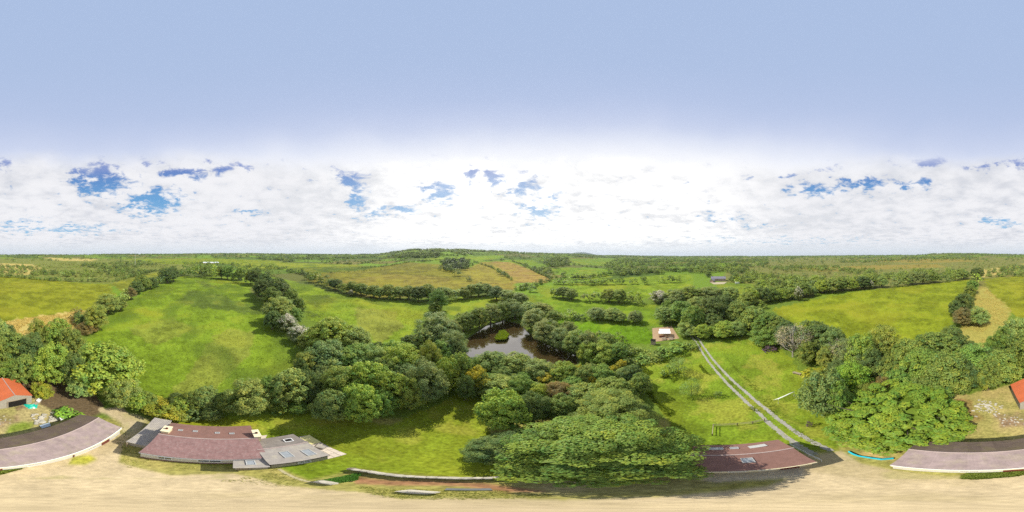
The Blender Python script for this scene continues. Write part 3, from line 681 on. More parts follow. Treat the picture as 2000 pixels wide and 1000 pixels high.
row([(1085,556),(1200,558)], (14, 14), (18, 18), ['dark', 'mid', 'pale'], P8)

# fill the woods between the trees placed above
def fill(poly, n, looks, place, w=(4.5, 8), h=(4, 8)):
    poly = np.array(poly, float); x0, y0 = poly.min(0); x1, y1 = poly.max(0); tries = 0; got = 0
    while got < n and tries < n * 60:
        tries += 1; x = random.uniform(x0, x1); y = random.uniform(y0, y1)
        if not inpoly(np.array([x]), np.array([y]), poly)[0]: continue
        g = P(x % 2000, y); W_ = random.uniform(*w)
        if any((g[0] - t[0]) ** 2 + (g[1] - t[1]) ** 2 < ((W_ + t[3]) * .30) ** 2 for t in TREES): continue
        if inpoly(np.array([g[0]]), np.array([g[1]]), PONDW)[0] or pdist(np.array([g[0]]), np.array([g[1]]), PONDW)[0] < W_ * .38: continue
        TREES.append((g[0], g[1], g[2], W_, random.uniform(*h), random.choice(looks), place, x % 2000)); got += 1
fill([(1500,650),(1560,650),(1700,690),(1850,690),(2000,680),(2010,740),(1900,770),(1860,790),(1700,790),(1640,760),(1600,700)], 22, ['mid', 'green', 'dark', 'olive'], P5)
fill([(940,738),(1240,735),(1250,770),(1200,790),(960,790)], 12, ['olive', 'mid', 'pale', 'green'], PS, w=(3.5, 6), h=(3, 5.5))
fill([(0,650),(130,690),(200,760),(60,750),(0,745)], 6, ['mid', 'dark', 'green'], PW)
fill([(600,690),(800,700),(860,740),(800,810),(640,815),(600,760)], 8, ['mid', 'dark', 'green'], PK)
fill([(1280,580),(1500,600),(1530,650),(1440,655),(1330,650)], 12, ['mid', 'pale', 'green', 'dark'], P2)
fill([(1130,655),(1230,668),(1240,700),(1150,705)], 5, ['mid', 'green'], PR, w=(3, 5), h=(3, 5))
fill([(320,800),(430,800),(600,795),(600,810),(340,822)], 5, ['mid', 'green', 'dark'], PB, w=(2.5, 4), h=(2, 3.5))

# the two great trees next to the farm
TREES.append((5.7, 9.5, 0, 15.0, 12.5, 'BIG', '', 1186))
TREES.append((14.6, -15.0, 0, 20.0, 10.0, 'FAN', '', 1755))
TREES.append((12.5, 16.5, 0, 11.5, 11.0, 'BIG2', '', 1205))
TREES.append((-.4, 13.4, 0, 7.6, 7.5, 'BIG3', '', 975))
def vis(t): return t[3] * t[4] / (t[0] ** 2 + t[1] ** 2 + H * H) + (5 if t[5].isupper() else 0) + (.02 if t[5] in ('gorse', 'hawthorn') else 0)
TREES.sort(key=vis, reverse=True)
IND = TREES[:296]; REST = TREES[296:]
# unique wording: look + place, then counted from the left
from collections import defaultdict
grp = defaultdict(list)
for t in IND: grp[(t[5], t[6])].append(t)
ORD = ['first', 'second', 'third', 'fourth', 'fifth', 'sixth', 'seventh', 'eighth', 'ninth', 'tenth', 'eleventh', 'twelfth', 'thirteenth', 'fourteenth', 'fifteenth', 'sixteenth', 'seventeenth', 'eighteenth', 'nineteenth', 'twentieth']
LAB = {}
for (lk, pl), L in grp.items():
    L.sort(key=lambda t: t[7])
    for i, t in enumerate(L):
        if lk == 'BIG': s = 'huge spreading green tree overhanging the gravel yard beside the dark-roofed barn'
        elif lk == 'BIG2': s = 'tall olive green tree close behind the huge spreading tree by the yard'
        elif lk == 'BIG3': s = 'dense blue-green tree at the right edge of the mown lawn'
        elif lk == 'FAN': s = 'huge bright lime-green tree with tufted leaves at the end of the long barn'
        else:
            s = LOOK[lk][0] + ' ' + pl
            if len(L) > 1: s = (ORD[i] if i < len(ORD) else 'last') + ' ' + LOOK[lk][0] + ' from left ' + pl
        LAB[id(t)] = s
NAME = {'hawthorn': 'hawthorn_tree', 'gorse': 'gorse_bush', 'shrub': 'shrub', 'pink': 'flowering_shrub', 'sparse': 'sapling', 'bare': 'bare_tree'}
GRP = {'shrub': 'shrubs in the hedges', 'pink': 'pink flowering shrubs', 'gorse': 'gorse bushes', 'hawthorn': 'flowering hawthorns', 'sparse': 'saplings', 'bare': 'nearly bare trees'}
def plant(t):
    x, y, z, w, h, lk, pl, px = t
    if lk in ('BIG', 'BIG2', 'BIG3'): key, tint = 'spreading', {'BIG': TINT['big'], 'BIG2': TINT['olive'], 'BIG3': TINT['bluegreen']}[lk]
    elif lk == 'FAN': key, tint = 'fan', TINT['fanlime']
    else: key = random.choice(LOOK[lk][1]); tint = TINT.get(lk, TINT['mid'])
    cm, tm = PROTO[key]
    nm = NAME.get(lk, 'leafy_tree')
    e = empty(nm, (x, y, z), random.uniform(0, 6.28), LAB[id(t)], 'shrub' if lk in ('shrub', 'pink') else 'bush' if lk == 'gorse' else 'tree', GRP.get(lk, 'trees of the woods and hedges'))
    j = random.uniform(.88, 1.12); g = random.uniform(.93, 1.07)
    for nm2, me in (('crown', cm), ('trunk', tm)):
        o = obj(nm2, me, None, e); o.scale = (w, w, h)
        if nm2 == 'crown': o.color = (tint[0] * j * g, tint[1] * j, tint[2] * j * (2 - g), 1)
for t in IND: plant(t)

# ------------------------------------------------------------------ distant vegetation (merged)
LOW = [crown_arrays(seed=50 + i, nleaf=230, size=.075, ncl=24, zb=0, zc=.38, rc=(.15, .24), core=0, lob=.4) for i in range(5)]
TINY = [crown_arrays(seed=70 + i, nleaf=40, size=.15, ncl=10, zb=0, zc=.38, rc=(.18, .26), core=0, lob=.4) for i in range(4)]
def merged(items, lib, name):
    """items: (x,y,z,w,h,tint)"""
    Vs = []; Fs = []; Cs = []; k = 0
    for (x, y, z, w, h, tint) in items:
        V, F, c = lib[random.randrange(len(lib))]; a = random.uniform(0, 6.28); ca, sa = math.cos(a), math.sin(a)
        Q = np.empty_like(V); Q[:, 0] = (V[:, 0] * ca - V[:, 1] * sa) * w + x; Q[:, 1] = (V[:, 0] * sa + V[:, 1] * ca) * w + y; Q[:, 2] = V[:, 2] * h + z - .03 * h
        cc = c.copy(); cc[:, :3] *= np.array(tint) * random.uniform(.8, 1.25)
        Vs.append(Q); Fs.append(F + k); Cs.append(cc); k += len(V)
    me = npmesh(name, np.concatenate(Vs), np.concatenate(Fs), np.concatenate(Cs)); me.materials.append(LEAF); return me
FT = [TINT[k] for k in ('dark', 'mid', 'dark', 'olive', 'pale', 'green', 'mid', 'dark')]
# named hedgerows on the slopes: base polylines, height m, label, thinning
HEDGES = [
 ([(925,512),(958,522),(985,536),(1000,548)], 5, 'broken line of bushes between the brown field and the rust-coloured field', .6),
 ([(1000,510),(1030,520),(1078,545)], 4, 'thin dark hedge on the right edge of the rust-coloured hill field', .9),
 ([(1078,545),(1140,545),(1200,536),(1290,532)], 7, 'thick hedge above the bright fields right of the rust-coloured field', 1),
 ([(1010,568),(1040,560),(1076,549)], 5, 'short hedge at the foot of the rust-coloured field', .9),
 ([(610,535),(700,530),(745,527)], 3, 'low hedge along the upper left side of the brown hill field', .5),
 ([(560,530),(590,536),(615,546)], 6, 'dark hedge running down to the end of the brown hill field', 1),
 ([(455,545),(480,531),(520,528),(560,524)], 6, 'hedge beyond the row at the top of the big meadow', .9),
 ([(-20,540),(60,545),(110,549),(225,551)], 5, 'scrubby hedge behind the yellow field on the left', .9),
 ([(1920,541),(1960,539),(2010,538)], 4, 'thin scrubby hedge behind the yellow field on the far right', .6),
 ([(1255,532),(1350,530),(1400,524)], 8, 'tall hedge above the upper green field left of the slate-roofed farmhouse', 1),
 ([(700,524),(800,512),(860,508)], 4, 'hedge along the crest of the brown hill field', .8),
 ([(230,549),(290,532),(345,522)], 5, 'hedge behind the narrow olive strip of grass', 1),
]
for pts, hh, lab, dens in HEDGES:
    Q = [P(*((p[0] % 2000), p[1])) for p in pts]; items = []
    for a, b2 in zip(Q, Q[1:]):
        L = math.dist(a[:2], b2[:2]); d = 0
        if L > 1500: continue
        while d < L:
            f = d / L; x = a[0] + (b2[0] - a[0]) * f + random.uniform(-1.5, 1.5); y = a[1] + (b2[1] - a[1]) * f + random.uniform(-1.5, 1.5)
            s = random.uniform(.6, 1.3)
            if random.random() < dens: items.append((x, y, terr1(x, y), hh * s * 1.05, hh * s, random.choice(FT)))
            d += hh * .6
    if items:
        cx, cy = items[0][0], items[0][1]; 
        tag(obj('hedgerow', merged(items, LOW, 'hedgerow')), lab, 'hedge', 'distant hedgerows')
# woods: rest of the counted trees and scrub belts drawn as one mass each
items = [(t[0], t[1], t[2], t[3], t[4], TINT.get(t[5], TINT['mid'])) for t in REST]
if items: tag(obj('distant_hedge_trees', merged(items, LOW, 'rest')), 'small distant hedge trees along the field edges', 'trees', kind='stuff')
def scatter(poly, n, h, tints, lib, name, label, thr=0.0, sc=60, w=1.1):
    poly = np.array(poly, float); x0, y0 = poly.min(0); x1, y1 = poly.max(0); out = []
    Wp = np.array([P(a % 2000 if a < 2000 else a - 2000, b_)[:2] for a, b_ in poly])
    lo = Wp.min(0); hi = Wp.max(0); need = n; tr = 0
    while need > 0 and tr < 60:
        tr += 1
        X = rng.uniform(lo[0], hi[0], 4 * n); Y = rng.uniform(lo[1], hi[1], 4 * n)
        ok = inpoly(X, Y, Wp) & (fbm(X, Y, sc, 101, 3) > thr); X = X[ok][:need]; Y = Y[ok][:need]
        Z = terr(X, Y)
        for x, y, z in zip(X, Y, Z):
            s = random.uniform(.6, 1.35); out.append((x, y, z, h * s * w, h * s, random.choice(tints)))
        need -= len(X)
    if out: tag(obj(name, merged(out, lib, name)), label, name.replace('_', ' ').split()[-1], kind='stuff')
D = TINT['dark']; Mi = TINT['mid']; O = TINT['olive']; Pa = TINT['pale']; Li = TINT['lime']; G_ = TINT['green']; YO = (.20, .20, .04)
scatter([(856,527),(868,510),(905,508),(918,516),(912,527),(880,533)], 150, 9, [D, D, (.03, .06, .015)], LOW, 'conifer_plantation', 'dark block of plantation trees on the hill field')
scatter([(762,502),(800,495.5),(850,496),(870,500),(830,504),(780,505)], 260, 10, [D, Mi], LOW, 'hilltop_wood', 'dark wood on the hill skyline')
scatter([(1060,517),(1080,505),(1108,505),(1112,520),(1085,524)], 160, 11, [D, Mi], LOW, 'hill_wood', 'rounded dark wood above the rust-coloured field')
scatter([(1200,506),(1500,506),(1500,520),(1440,526),(1370,530),(1330,520),(1290,528),(1200,530),(1180,520)], 1300, 9, FT, LOW, 'valley_wood', 'wide belt of trees in the valley', .42, 90)
scatter([(1420,546),(1480,538),(1620,548),(1780,530),(1880,528),(1890,540),(1700,560),(1600,572),(1500,590),(1460,580),(1440,560)], 700, 6, [D, Mi, O, Pa, Li], LOW, 'scrub_wood', 'scrubby trees behind the wide yellow-green field', .42, 40)
scatter([(1480,536),(1480,512),(1700,506),(1900,506),(1990,512),(1990,528),(1800,530),(1640,546)], 800, 4.0, [Mi, O, Pa, YO], LOW, 'moor_scrub', 'scattered scrub on the moor to the right', .5, 70)
scatter([(2010,520),(2060,518),(2140,512),(2340,512),(2350,520),(2290,534),(2225,548),(2110,546),(2060,540),(2090,530)], 1100, 2.8, [Mi, O, Pa, Li, YO, YO], LOW, 'moor_scrub', 'scattered scrub on the moor to the left', .44, 40)
scatter([(355,513),(420,513),(480,518),(560,521),(500,530),(370,530)], 160, 6, [D, Mi, G_], LOW, 'field_scrub', 'scrubby trees around the long white shed', .4, 40)
scatter([(1395,556),(1375,536),(1385,527),(1440,524),(1480,534),(1470,548),(1430,547),(1425,534),(1384,533)], 90, 8, [D, Mi, O], LOW, 'garden_wood', 'trees around the slate-roofed farmhouse')
# far hedge network in perspective, out to the skyline
cand = []
for _ in range(4):
    n = 60000; rr = np.sqrt(rng.uniform(260 ** 2, 2600 ** 2, n)); th = rng.uniform(0, 2 * math.pi, n); X = rr * np.sin(th); Y = rr * np.cos(th)
    U, V_ = mosaic(X, Y); du = np.abs(U - np.round(U)) * 130; dv = np.abs(V_ - np.round(V_)) * 95
    wood = fbm(X, Y, 240, 7, 3); p = px_of(X, Y)
    moor = ((p > 1450) | (p < 420)); 
    keep = ((np.minimum(du, dv) < 2.6 + rr * .0012) & ~(moor & (rr < 700))) | (wood > np.where(moor, .64, .68))
    keep &= rng.random(n) < np.clip(1.3 - rr / 3500, .5, 1) * np.where(moor, .45, 1)
    PYc = 500 + np.degrees(np.arctan2(H - terr(X, Y), rr)) / .18
    for zn, c, poly in ZONES:
        if zn in ('meadow', 'pasture', 'brown_field', 'rust_field', 'yellow_field', 'hill_pasture'):
            keep &= ~inpoly(p, PYc, poly)
    X = X[keep]; Y = Y[keep]; cand.append(np.stack([X, Y], 1))
cand = np.concatenate(cand)
rr = np.hypot(cand[:, 0], cand[:, 1]); Z = terr(cand[:, 0], cand[:, 1])
nearm = rr < 650; rng_i = rng.permutation(len(cand)); cand = cand[rng_i]; rr = rr[rng_i]; Z = Z[rng_i]; nearm = nearm[rng_i]; print('FAR', nearm.sum(), (~nearm).sum())
it = [(x, y, z, random.uniform(6, 11), random.uniform(4, 9), random.choice(FT)) for (x, y), z in zip(cand[nearm], Z[nearm])][:4500]
tag(obj('far_hedge_network', merged(it, LOW, 'far')), 'network of far hedges and small woods between the fields', 'hedges', kind='stuff')
it = [(x, y, z, random.uniform(10, 20), random.uniform(6, 12), random.choice(FT)) for (x, y), z in zip(cand[~nearm], Z[~nearm])][:17000]
tag(obj('far_tree_belts', merged(it, TINY, 'belts')), 'tree belts and hedges fading to the skyline', 'trees', kind='stuff')
# skyline tree line
it = []
for i in range(2600):
    p = random.uniform(0, 2000); r0 = float(np.interp(p, _kx, _kr)) * random.uniform(.93, 1.04); t_ = (p - 1000) / 2000 * 2 * math.pi
    x, y = r0 * math.sin(t_), r0 * math.cos(t_)
    if vn(np.array([p]), np.array([0.]), 22, 5)[0] < .42: continue
    it.append((x, y, terr1(x, y), random.uniform(12, 26), random.uniform(5, 12), random.choice(FT)))
tag(obj('skyline_trees', merged(it, TINY, 'skyline')), 'uneven line of trees along the skyline', 'trees', kind='stuff')
# distant heather hill
hx = []; a0 = (1130 - 1000) * .18; 
n_a, n_r = 60, 20; Vh = []; Fh = []
for i in range(n_a):
    p = 1085 + 100 * i / (n_a - 1); t_ = R((p - 1000) * .18)
    for j in range(n_r):
        r0 = 3200 + 900 * j / (n_r - 1); prof = math.sin(math.pi * min(1, max(0, (p - 1085) / 100))) ** 1.3
        e = 124 * prof * math.sin(math.pi * j / (n_r - 1)) ** .7 - 6
        Vh.append((r0 * math.sin(t_), r0 * math.cos(t_), e))
for i in range(n_a - 1):
    for j in range(n_r - 1): Fh.append([i * n_r + j, (i + 1) * n_r + j, (i + 1) * n_r + j + 1, i * n_r + j + 1])
HTH = mat('heather', (.11, .14, .12), .95, .1, var=.25, scale=.01)
tag(obj('distant_hill', npmesh('hill', Vh, [f[::-1] for f in Fh], smooth=True), HTH), kind='structure')

# tussocks and rushes
def tufts(poly, n, h, tint, name, label, spread=.25, nb=5):
    Wp = np.array([P(a % 2000, b_)[:2] for a, b_ in poly]); lo = Wp.min(0); hi = Wp.max(0)
    X = rng.uniform(lo[0], hi[0], 5 * n); Y = rng.uniform(lo[1], hi[1], 5 * n); ok = inpoly(X, Y, Wp) & (fbm(X, Y, 7, 131, 3) > .45); X = X[ok][:n]; Y = Y[ok][:n]; n = len(X)
    Z = terr(X, Y)
    a = rng.uniform(0, 6.28, (n, nb)); s = h * rng.uniform(.5, 1.4, (n, nb)); w = s * .22
    bx = X[:, None] + np.cos(a) * spread * .3; by = Y[:, None] + np.sin(a) * spread * .3; tx = bx + np.cos(a) * s * .5; ty = by + np.sin(a) * s * .5
    z0 = np.repeat(Z[:, None], nb, 1); px_, py_ = -np.sin(a) * w, np.cos(a) * w
    V = np.stack([np.stack([bx - px_, by - py_, z0], -1), np.stack([bx + px_, by + py_, z0], -1), np.stack([tx, ty, z0 + s], -1)], 2).reshape(-1, 3)
    F = np.arange(len(V)).reshape(-1, 3); c = np.array(tint)[None] * rng.uniform(.6, 1.4, (n * nb, 1)); c = np.concatenate([c, np.ones((n * nb, 1))], 1)
    me = npmesh(name, V, F, np.repeat(c, 3, 0)); me.materials.append(LEAF)
    tag(obj(name, me), label, 'grass', kind='stuff')
tufts(ZONES[[z[0] for z in ZONES].index('meadow')][2], 9000, .22, (.16, .20, .02), 'meadow_tussocks', 'rushes and tussocks dotted over the big meadow')
tufts([(560,551),(650,572),(740,588),(835,592),(835,606),(800,660),(770,680),(735,680),(600,625),(585,585)], 4000, .22, (.17, .20, .02), 'pasture_tussocks', 'tussocks over the pasture left of the pond')
tufts([(1250,750),(1240,715),(1350,690),(1480,800),(1500,830),(1380,860)], 6000, .25, (.17, .23, .02), 'rough_grass_tufts', 'rough grass tufts left of the drive')
tufts([(1875,700),(1870,650),(1915,560),(1925,562),(1975,605),(1955,660),(1930,690)], 4000, .35, (.50, .40, .12), 'dry_grass', 'dry straw-coloured grass strip on the right')
tufts([(10,628),(60,620),(160,606),(185,612),(170,650),(110,660),(40,670)], 4000, .4, (.55, .42, .13), 'dry_grass', 'dry straw-coloured grass strip on the left')
tufts([(1742,909),(1860,917),(2050,903),(2050,912),(1985,930),(1900,936),(1760,924)], 2600, .25, (.26, .32, .06), 'verge_weeds', 'weedy verge at the right of the long barn front')
tufts([(0,898),(60,893),(120,880),(130,893),(60,910),(0,914)], 2000, .25, (.26, .38, .04), 'verge_weeds', 'weedy verge at the left of the long barn front')
tufts([(655,935),(700,925),(690,938),(640,945),(625,940)], 900, .3, (.16, .34, .06), 'ivy_patch', 'low green plants at the left end of the stone wall')

tufts([(225,850),(240,835),(280,870),(330,900),(450,915),(540,915),(600,938),(560,950),(400,935),(250,915)], 900, .10, (.34, .36, .08), 'yard_weeds', 'weeds thinning out onto the gravel in front of the cottage')
tufts([(700,950),(950,955),(1100,968),(950,974),(780,975)], 500, .10, (.34, .36, .08), 'yard_weeds', 'weeds thinning out onto the gravel below the stone wall')
tufts([(1470,760),(1560,850),(1610,880),(1590,860),(1500,770),(1420,700)], 1500, .2, (.2, .26, .03), 'track_grass', 'longer grass along and between the wheel tracks')
# pond island
ic = P(978, 658); 
tufts([(962,655),(970,649),(985,648),(993,656),(988,664),(970,665)], 2500, .8, (.28, .36, .035), 'island_reeds', 'bright reeds on the little pond island', nb=6)
VI = [(ic[0], ic[1], .12)]; n = 24
for rr0, zz in ((.7, .02), (1, -.75)):
    for j in range(n): VI.append((ic[0] + 2.3 * rr0 * math.cos(j / n * 6.283) * random.uniform(.9, 1.1), ic[1] + 3.0 * rr0 * math.sin(j / n * 6.283) * random.uniform(.9, 1.1), zz))
F3 = [[0, 1 + j, 1 + (j + 1) % n, 1 + (j + 1) % n] for j in range(n)]
me = bpy.data.meshes.new('island'); me.from_pydata(VI, [], [[0, 1 + j, 1 + (j + 1) % n] for j in range(n)] + [[1 + j, 1 + n + j, 1 + n + (j + 1) % n, 1 + (j + 1) % n] for j in range(n)]); me.update()
tag(obj('pond_island', me, mat('island turf', (.13, .19, .015), .9, var=.3)), kind='structure')
# ------------------------------------------------------------------ buildings
WALLW = mat('whitewashed wall', (.62, .60, .54), .9, .15, var=.12, scale=2, bump=.3, bscale=12, stain=(.42, .40, .32), sscale=1.5, samt=.35)
WALLG = mat('rubble stone', (.36, .33, .27), .95, .1, var=.35, scale=5, bump=.6, bscale=9)
WALLC = mat('cream render', (.66, .58, .38), .9, .1, var=.1, bump=.2)
RPINK = mat('weathered pink sheet', (.265, .205, .195), .85, .2, var=.25, scale=1.3, rnd=.06, stain=(.29, .25, .17), sscale=.9, samt=.5, bump=.15, bscale=9)
RDARK = mat('shade-darkened lichened sheet', (.17, .125, .095), .9, .15, var=.2, scale=1.5, rnd=.08, stain=(.20, .17, .07), sscale=.8, samt=.5, bump=.2)  # base colour darkened for the slope facing away from the sun; stain is lichen
RRED = mat('faded red slate', (.235, .135, .125), .85, .2, var=.2, scale=2.2, rnd=.05, stain=(.34, .27, .25), sscale=4.5, samt=.45, bump=.25, bscale=14)
RRED2 = mat('brown red slate', (.22, .12, .095), .85, .2, var=.2, scale=2.2, rnd=.05, stain=(.15, .09, .08), sscale=1.1, samt=.5, bump=.25, bscale=14)
RGREY = mat('grey asbestos sheet', (.30, .27, .24), .9, .15, var=.16, scale=2, rnd=.04, stain=(.42, .38, .28), sscale=1.3, samt=.6, bump=.2, bscale=16)
RGREYD = mat('dark grey slate', (.20, .175, .155), .9, .15, var=.16, scale=2, rnd=.04, stain=(.29, .26, .22), sscale=1.3, samt=.5, bump=.2, bscale=16)
RORG = mat('orange painted sheet', (.50, .125, .045), .6, .3, var=.10, scale=1.4, rnd=.05, stain=(.36, .10, .05), sscale=1.4, samt=.7)
RIDGE = mat('ridge capping', (.38, .30, .27), .85, .2, var=.15)
GLASS = mat('skylight glass', (.26, .28, .29), .3, .5, var=.2); SKF = mat('skylight frame', (.40, .40, .38), .6, .3); FRAME = mat('white frame', (.72, .72, .70), .6, .3, var=.06)
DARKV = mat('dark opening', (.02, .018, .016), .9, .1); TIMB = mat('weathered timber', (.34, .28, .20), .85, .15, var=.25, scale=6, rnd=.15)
GUT = mat('grey gutter', (.30, .31, .32), .5, .3); LEADM = mat('lead flashing', (.32, .33, .34), .5, .4)
DOORM = mat('dark red door paint', (.16, .03, .025), .5, .3, var=.1)

class Frame:
    """local frame: u along the front eave, n inwards, z up"""
    def __init__(s, A, B):
        s.A = np.array(A[:2], float); d = np.array(B[:2], float) - s.A; s.L = float(np.hypot(*d)); s.u = d / s.L
        s.rz = math.atan2(s.u[1], s.u[0])
    def place(s, e): e.location = (s.A[0], s.A[1], 0); e.rotation_euler = (0, 0, s.rz)
def wall_poly(name, P3, th, nrm, m, parent):
    """extrude polygon P3 by th along nrm"""
    P3 = [np.array(p, float) for p in P3]; nrm = np.array(nrm, float) * th; n = len(P3)
    V = P3 + [p + nrm for p in P3]; F = [list(range(n)), [n + i for i in range(n)][::-1]] + [[i, n + i, n + (i + 1) % n, (i + 1) % n] for i in range(n)]
    me = bpy.data.meshes.new(name); me.from_pydata([tuple(v) for v in V], [], F); me.update(); bm_fix(me)
    return obj(name, me, m, parent)
import bmesh
def bm_fix(me):
    b = bmesh.new(); b.from_mesh(me); bmesh.ops.recalc_face_normals(b, faces=b.faces); b.to_mesh(me); b.free()
def slope(parent, y0, z0, y1, z1, x0, x1, nu, nv, m, name, th=.016, corr=False):
    """tiles between the eave line (y0,z0) and ridge line (y1,z1); shares mesh"""
    run = math.hypot(y1 - y0, z1 - z0); ang = math.atan2(z1 - z0, y1 - y0); du = (x1 - x0) / nu; dv = run / nv
    if corr:
        k = max(4, int(du / .18)); V = []; F = []
        for i in range(2 * k + 1):
            x = (-.5 + i / (2 * k)) * (du + .03); zz = .022 if i % 2 else -.012
            V += [(x, -dv * .515, zz), (x, dv * .515, zz), (x, -dv * .515, zz - .012), (x, dv * .515, zz - .012)]
        for i in range(2 * k):
            a = 4 * i; F += [[a, a + 4, a + 5, a + 1], [a + 2, a + 3, a + 7, a + 6]]
            F.append([a, a + 2, a + 6, a + 4]); F.append([a + 1, a + 5, a + 7, a + 3])
        me = npmesh(name, V, F)
    else: me = boxes(name, [(0, 0, 0, du - .001, dv * 1.01, th)])
    me.materials.append(m)
    for j in range(nv):
        for i in range(nu):
            o = obj(name, me, None, parent); t_ = (j + .5) * dv
            o.location = (x0 + (i + .5) * du, y0 + t_ * math.cos(ang) - math.sin(ang) * 0, z0 + t_ * math.sin(ang) + .035 + (.004 if (i + j) % 2 else 0) + random.uniform(-.002, .002))
            o.rotation_euler = (ang - .004 + random.uniform(-.003, .003), random.uniform(-.002, .002), random.uniform(-.002, .002))
def gable(name, label, cat, A, B, depth, ze, zr, wall, roof_f, roof_b, nu, nvf, nvb, corr=False, tile='roof_tile', group=None, over=.06, yr=None, wallb=None):
    f = Frame(A, B); e = empty(name, (0, 0, 0), 0, label, cat, group); f.place(e); L = f.L; D = depth; yr = yr or D / 2; t = .35
    zb = -.3
    wall_poly('wall', [(0, 0, zb), (L, 0, zb), (L, 0, ze), (0, 0, ze)], t, (0, 1, 0), wall, e)
    wall_poly('wall', [(0, D, zb), (L, D, zb), (L, D, ze), (0, D, ze)], t, (0, -1, 0), wall, e)
    for x, s in ((0, 1), (L, -1)):
        wall_poly('wall', [(x + s * .003, t + .002, zb), (x + s * .003, D - t - .002, zb), (x + s * .003, D - t - .002, ze), (x + s * .003, yr, zr - .06), (x + s * .003, t + .002, ze)], t, (s, 0, 0), wallb or wall, e)
    sf = (zr - ze) / yr; sb = (zr - ze) / (D - yr)
    slope(e, -over, ze - over * sf, yr, zr, -.12, L + .12, nu, nvf, roof_f, tile, corr=corr)
    slope(e, D + over, ze - over * sb, yr, zr, -.12, L + .12, nu, nvb, roof_b, tile, corr=corr)
    rc_ = tubes('ridge_cap', [[(-.14, yr, zr + .03, .09), (L / 2, yr, zr + .02, .09), (L + .14, yr, zr + .03, .09)]], 8); obj('ridge_cap', rc_, RIDGE, e)
    return e, f
def skylight(e, x, y, z, ang, w, h, m=GLASS, name='skylight'):
    o = obj(name, boxes(name, [(0, -h / 2, .06, w, .07, .09), (0, h / 2, .06, w, .07, .09), (-w / 2 + .035, 0, .06, .07, h - .075, .09), (w / 2 - .035, 0, .06, .07, h - .075, .09)]), SKF, e)
    o.location = (x, y, z + .04); o.rotation_euler = (ang, 0, 0)
    p = obj('pane', boxes('pane', [(0, 0, .05, w - .15, h - .15, .02)]), m, o); return o
def window(e, x, y, z, w, h, side=-1, nm='window'):
    o = obj(nm, boxes(nm, [(0, 0, h / 2, w, .10, .07), (0, 0, -h / 2, w + .1, .14, .08), (-w / 2, 0, 0, .07, .10, h - .08), (w / 2, 0, 0, .07, .10, h - .08), (0, 0, 0, .04, .08, h - .08)]), FRAME, e)
    o.location = (x, y + side * .02, z)
    obj('pane', boxes('pane', [(-w / 4, 0, 0, w / 2 - .06, .03, h - .1), (w / 4, 0, 0, w / 2 - .06, .03, h - .1)]), mat_glassdark, o); return o
mat_glassdark = mat('dark window glass', (.03, .035, .04), .1, .6)
def door(e, x, y, w, h, m=DOORM, side=-1):
    o = obj('door', boxes('door', [(i * w / 5 - w * .4, 0, h / 2, w / 5 - .01, .06, h) for i in range(5)]), m, e); o.location = (x, y + side * .03, 0)
    obj('handle', boxes('handle', [(w * .38, side * .05, h * .48, .04, .05, .14)]), LEADM, o); return o

# --- long barn behind the yard: front eave from its left end to its right end
lb, lf = gable('long_barn', 'very long low barn with faded pink sheet roof in front and dark roof behind', 'barn', (6.7, -6.45), (-11.9, -13.15), 5.8, 2.9, 4.4, WALLW, RPINK, RDARK, 19, 1, 1, corr=True, tile='roof_sheet')
obj('gutter', tubes('gutter', [[(-.1, -.16, 2.80, .06), (lf.L + .1, -.16, 2.78, .06)]], 7), FRAME, lb)
obj('wall_plate', boxes('wall_plate', [(lf.L / 2, -.18, 2.55, lf.L, .25, .16)]), WALLC, lb)
obj('downpipe', tubes('downpipe', [[(12.6, -.30, 2.6, .05), (12.6, -.12, 2.3, .05), (12.6, -.08, .1, .05)]], 7), DOORM, lb)
for x in (4.2, 9.3, 14.8): window(lb, x, 0, 1.5, 1.0, .9)
for x in (6.6, 16.9): door(lb, x, 0, 1.3, 2.05)
# --- cottage
ct, cf = gable('farm_cottage', 'whitewashed farm cottage with broad faded red slate roof beside the gravel yard', 'cottage', (-9.05, -7.75), (-10.75, .75), 7.5, 3.0, 4.75, WALLW, RRED, RRED2, 15, 6, 6, tile='roof_tile', yr=3.6)
ang = math.atan2(1.75, 3.6); angb = -math.atan2(1.75, 3.9)
window(ct, 4.9, 0, 1.75, 1.5, 1.0); window(ct, 1.9, 0, 1.75, 1.0, 1.0)
obj('plinth', boxes('plinth', [(cf.L / 2, -.05, .1, cf.L + .1, .12, .5)]), RRED2, ct)
obj('gutter', tubes('gutter', [[(-.1, -.14, 2.88, .05), (cf.L + .1, -.14, 2.86, .05)]], 7), GUT, ct)
for x, y in ((6.6, 5.2), (5.2, 5.4), (3.0, 5.6), (1.5, 5.5)):
    skylight(ct, x, y, 4.75 - (y - 3.6) * 1.75 / 3.9, angb, .5, .38)
ch = obj('chimney', boxes('chimney', [(cf.L + .15, 4.4, 3.6, .55, 1.5, 3.1), (cf.L + .15, 4.4, 5.2, .7, 1.65, .14)]), WALLC, ct)
obj('chimney_pot', tubes('chimney_pot', [[(cf.L + .15, 4.4, 5.25, .16), (cf.L + .15, 4.4, 5.6, .13)]], 8), DOORM, ch)
ch2 = obj('chimney', boxes('chimney', [(.35, 4.6, 4.3, .75, 1.2, 2.2), (.35, 4.6, 5.45, .9, 1.35, .14)]), WALLC, ct)
obj('chimney_pot', tubes('chimney_pot', [[(.35, 4.6, 5.5, .16), (.35, 4.6, 5.85, .13)]], 8), DOORM, ch2)
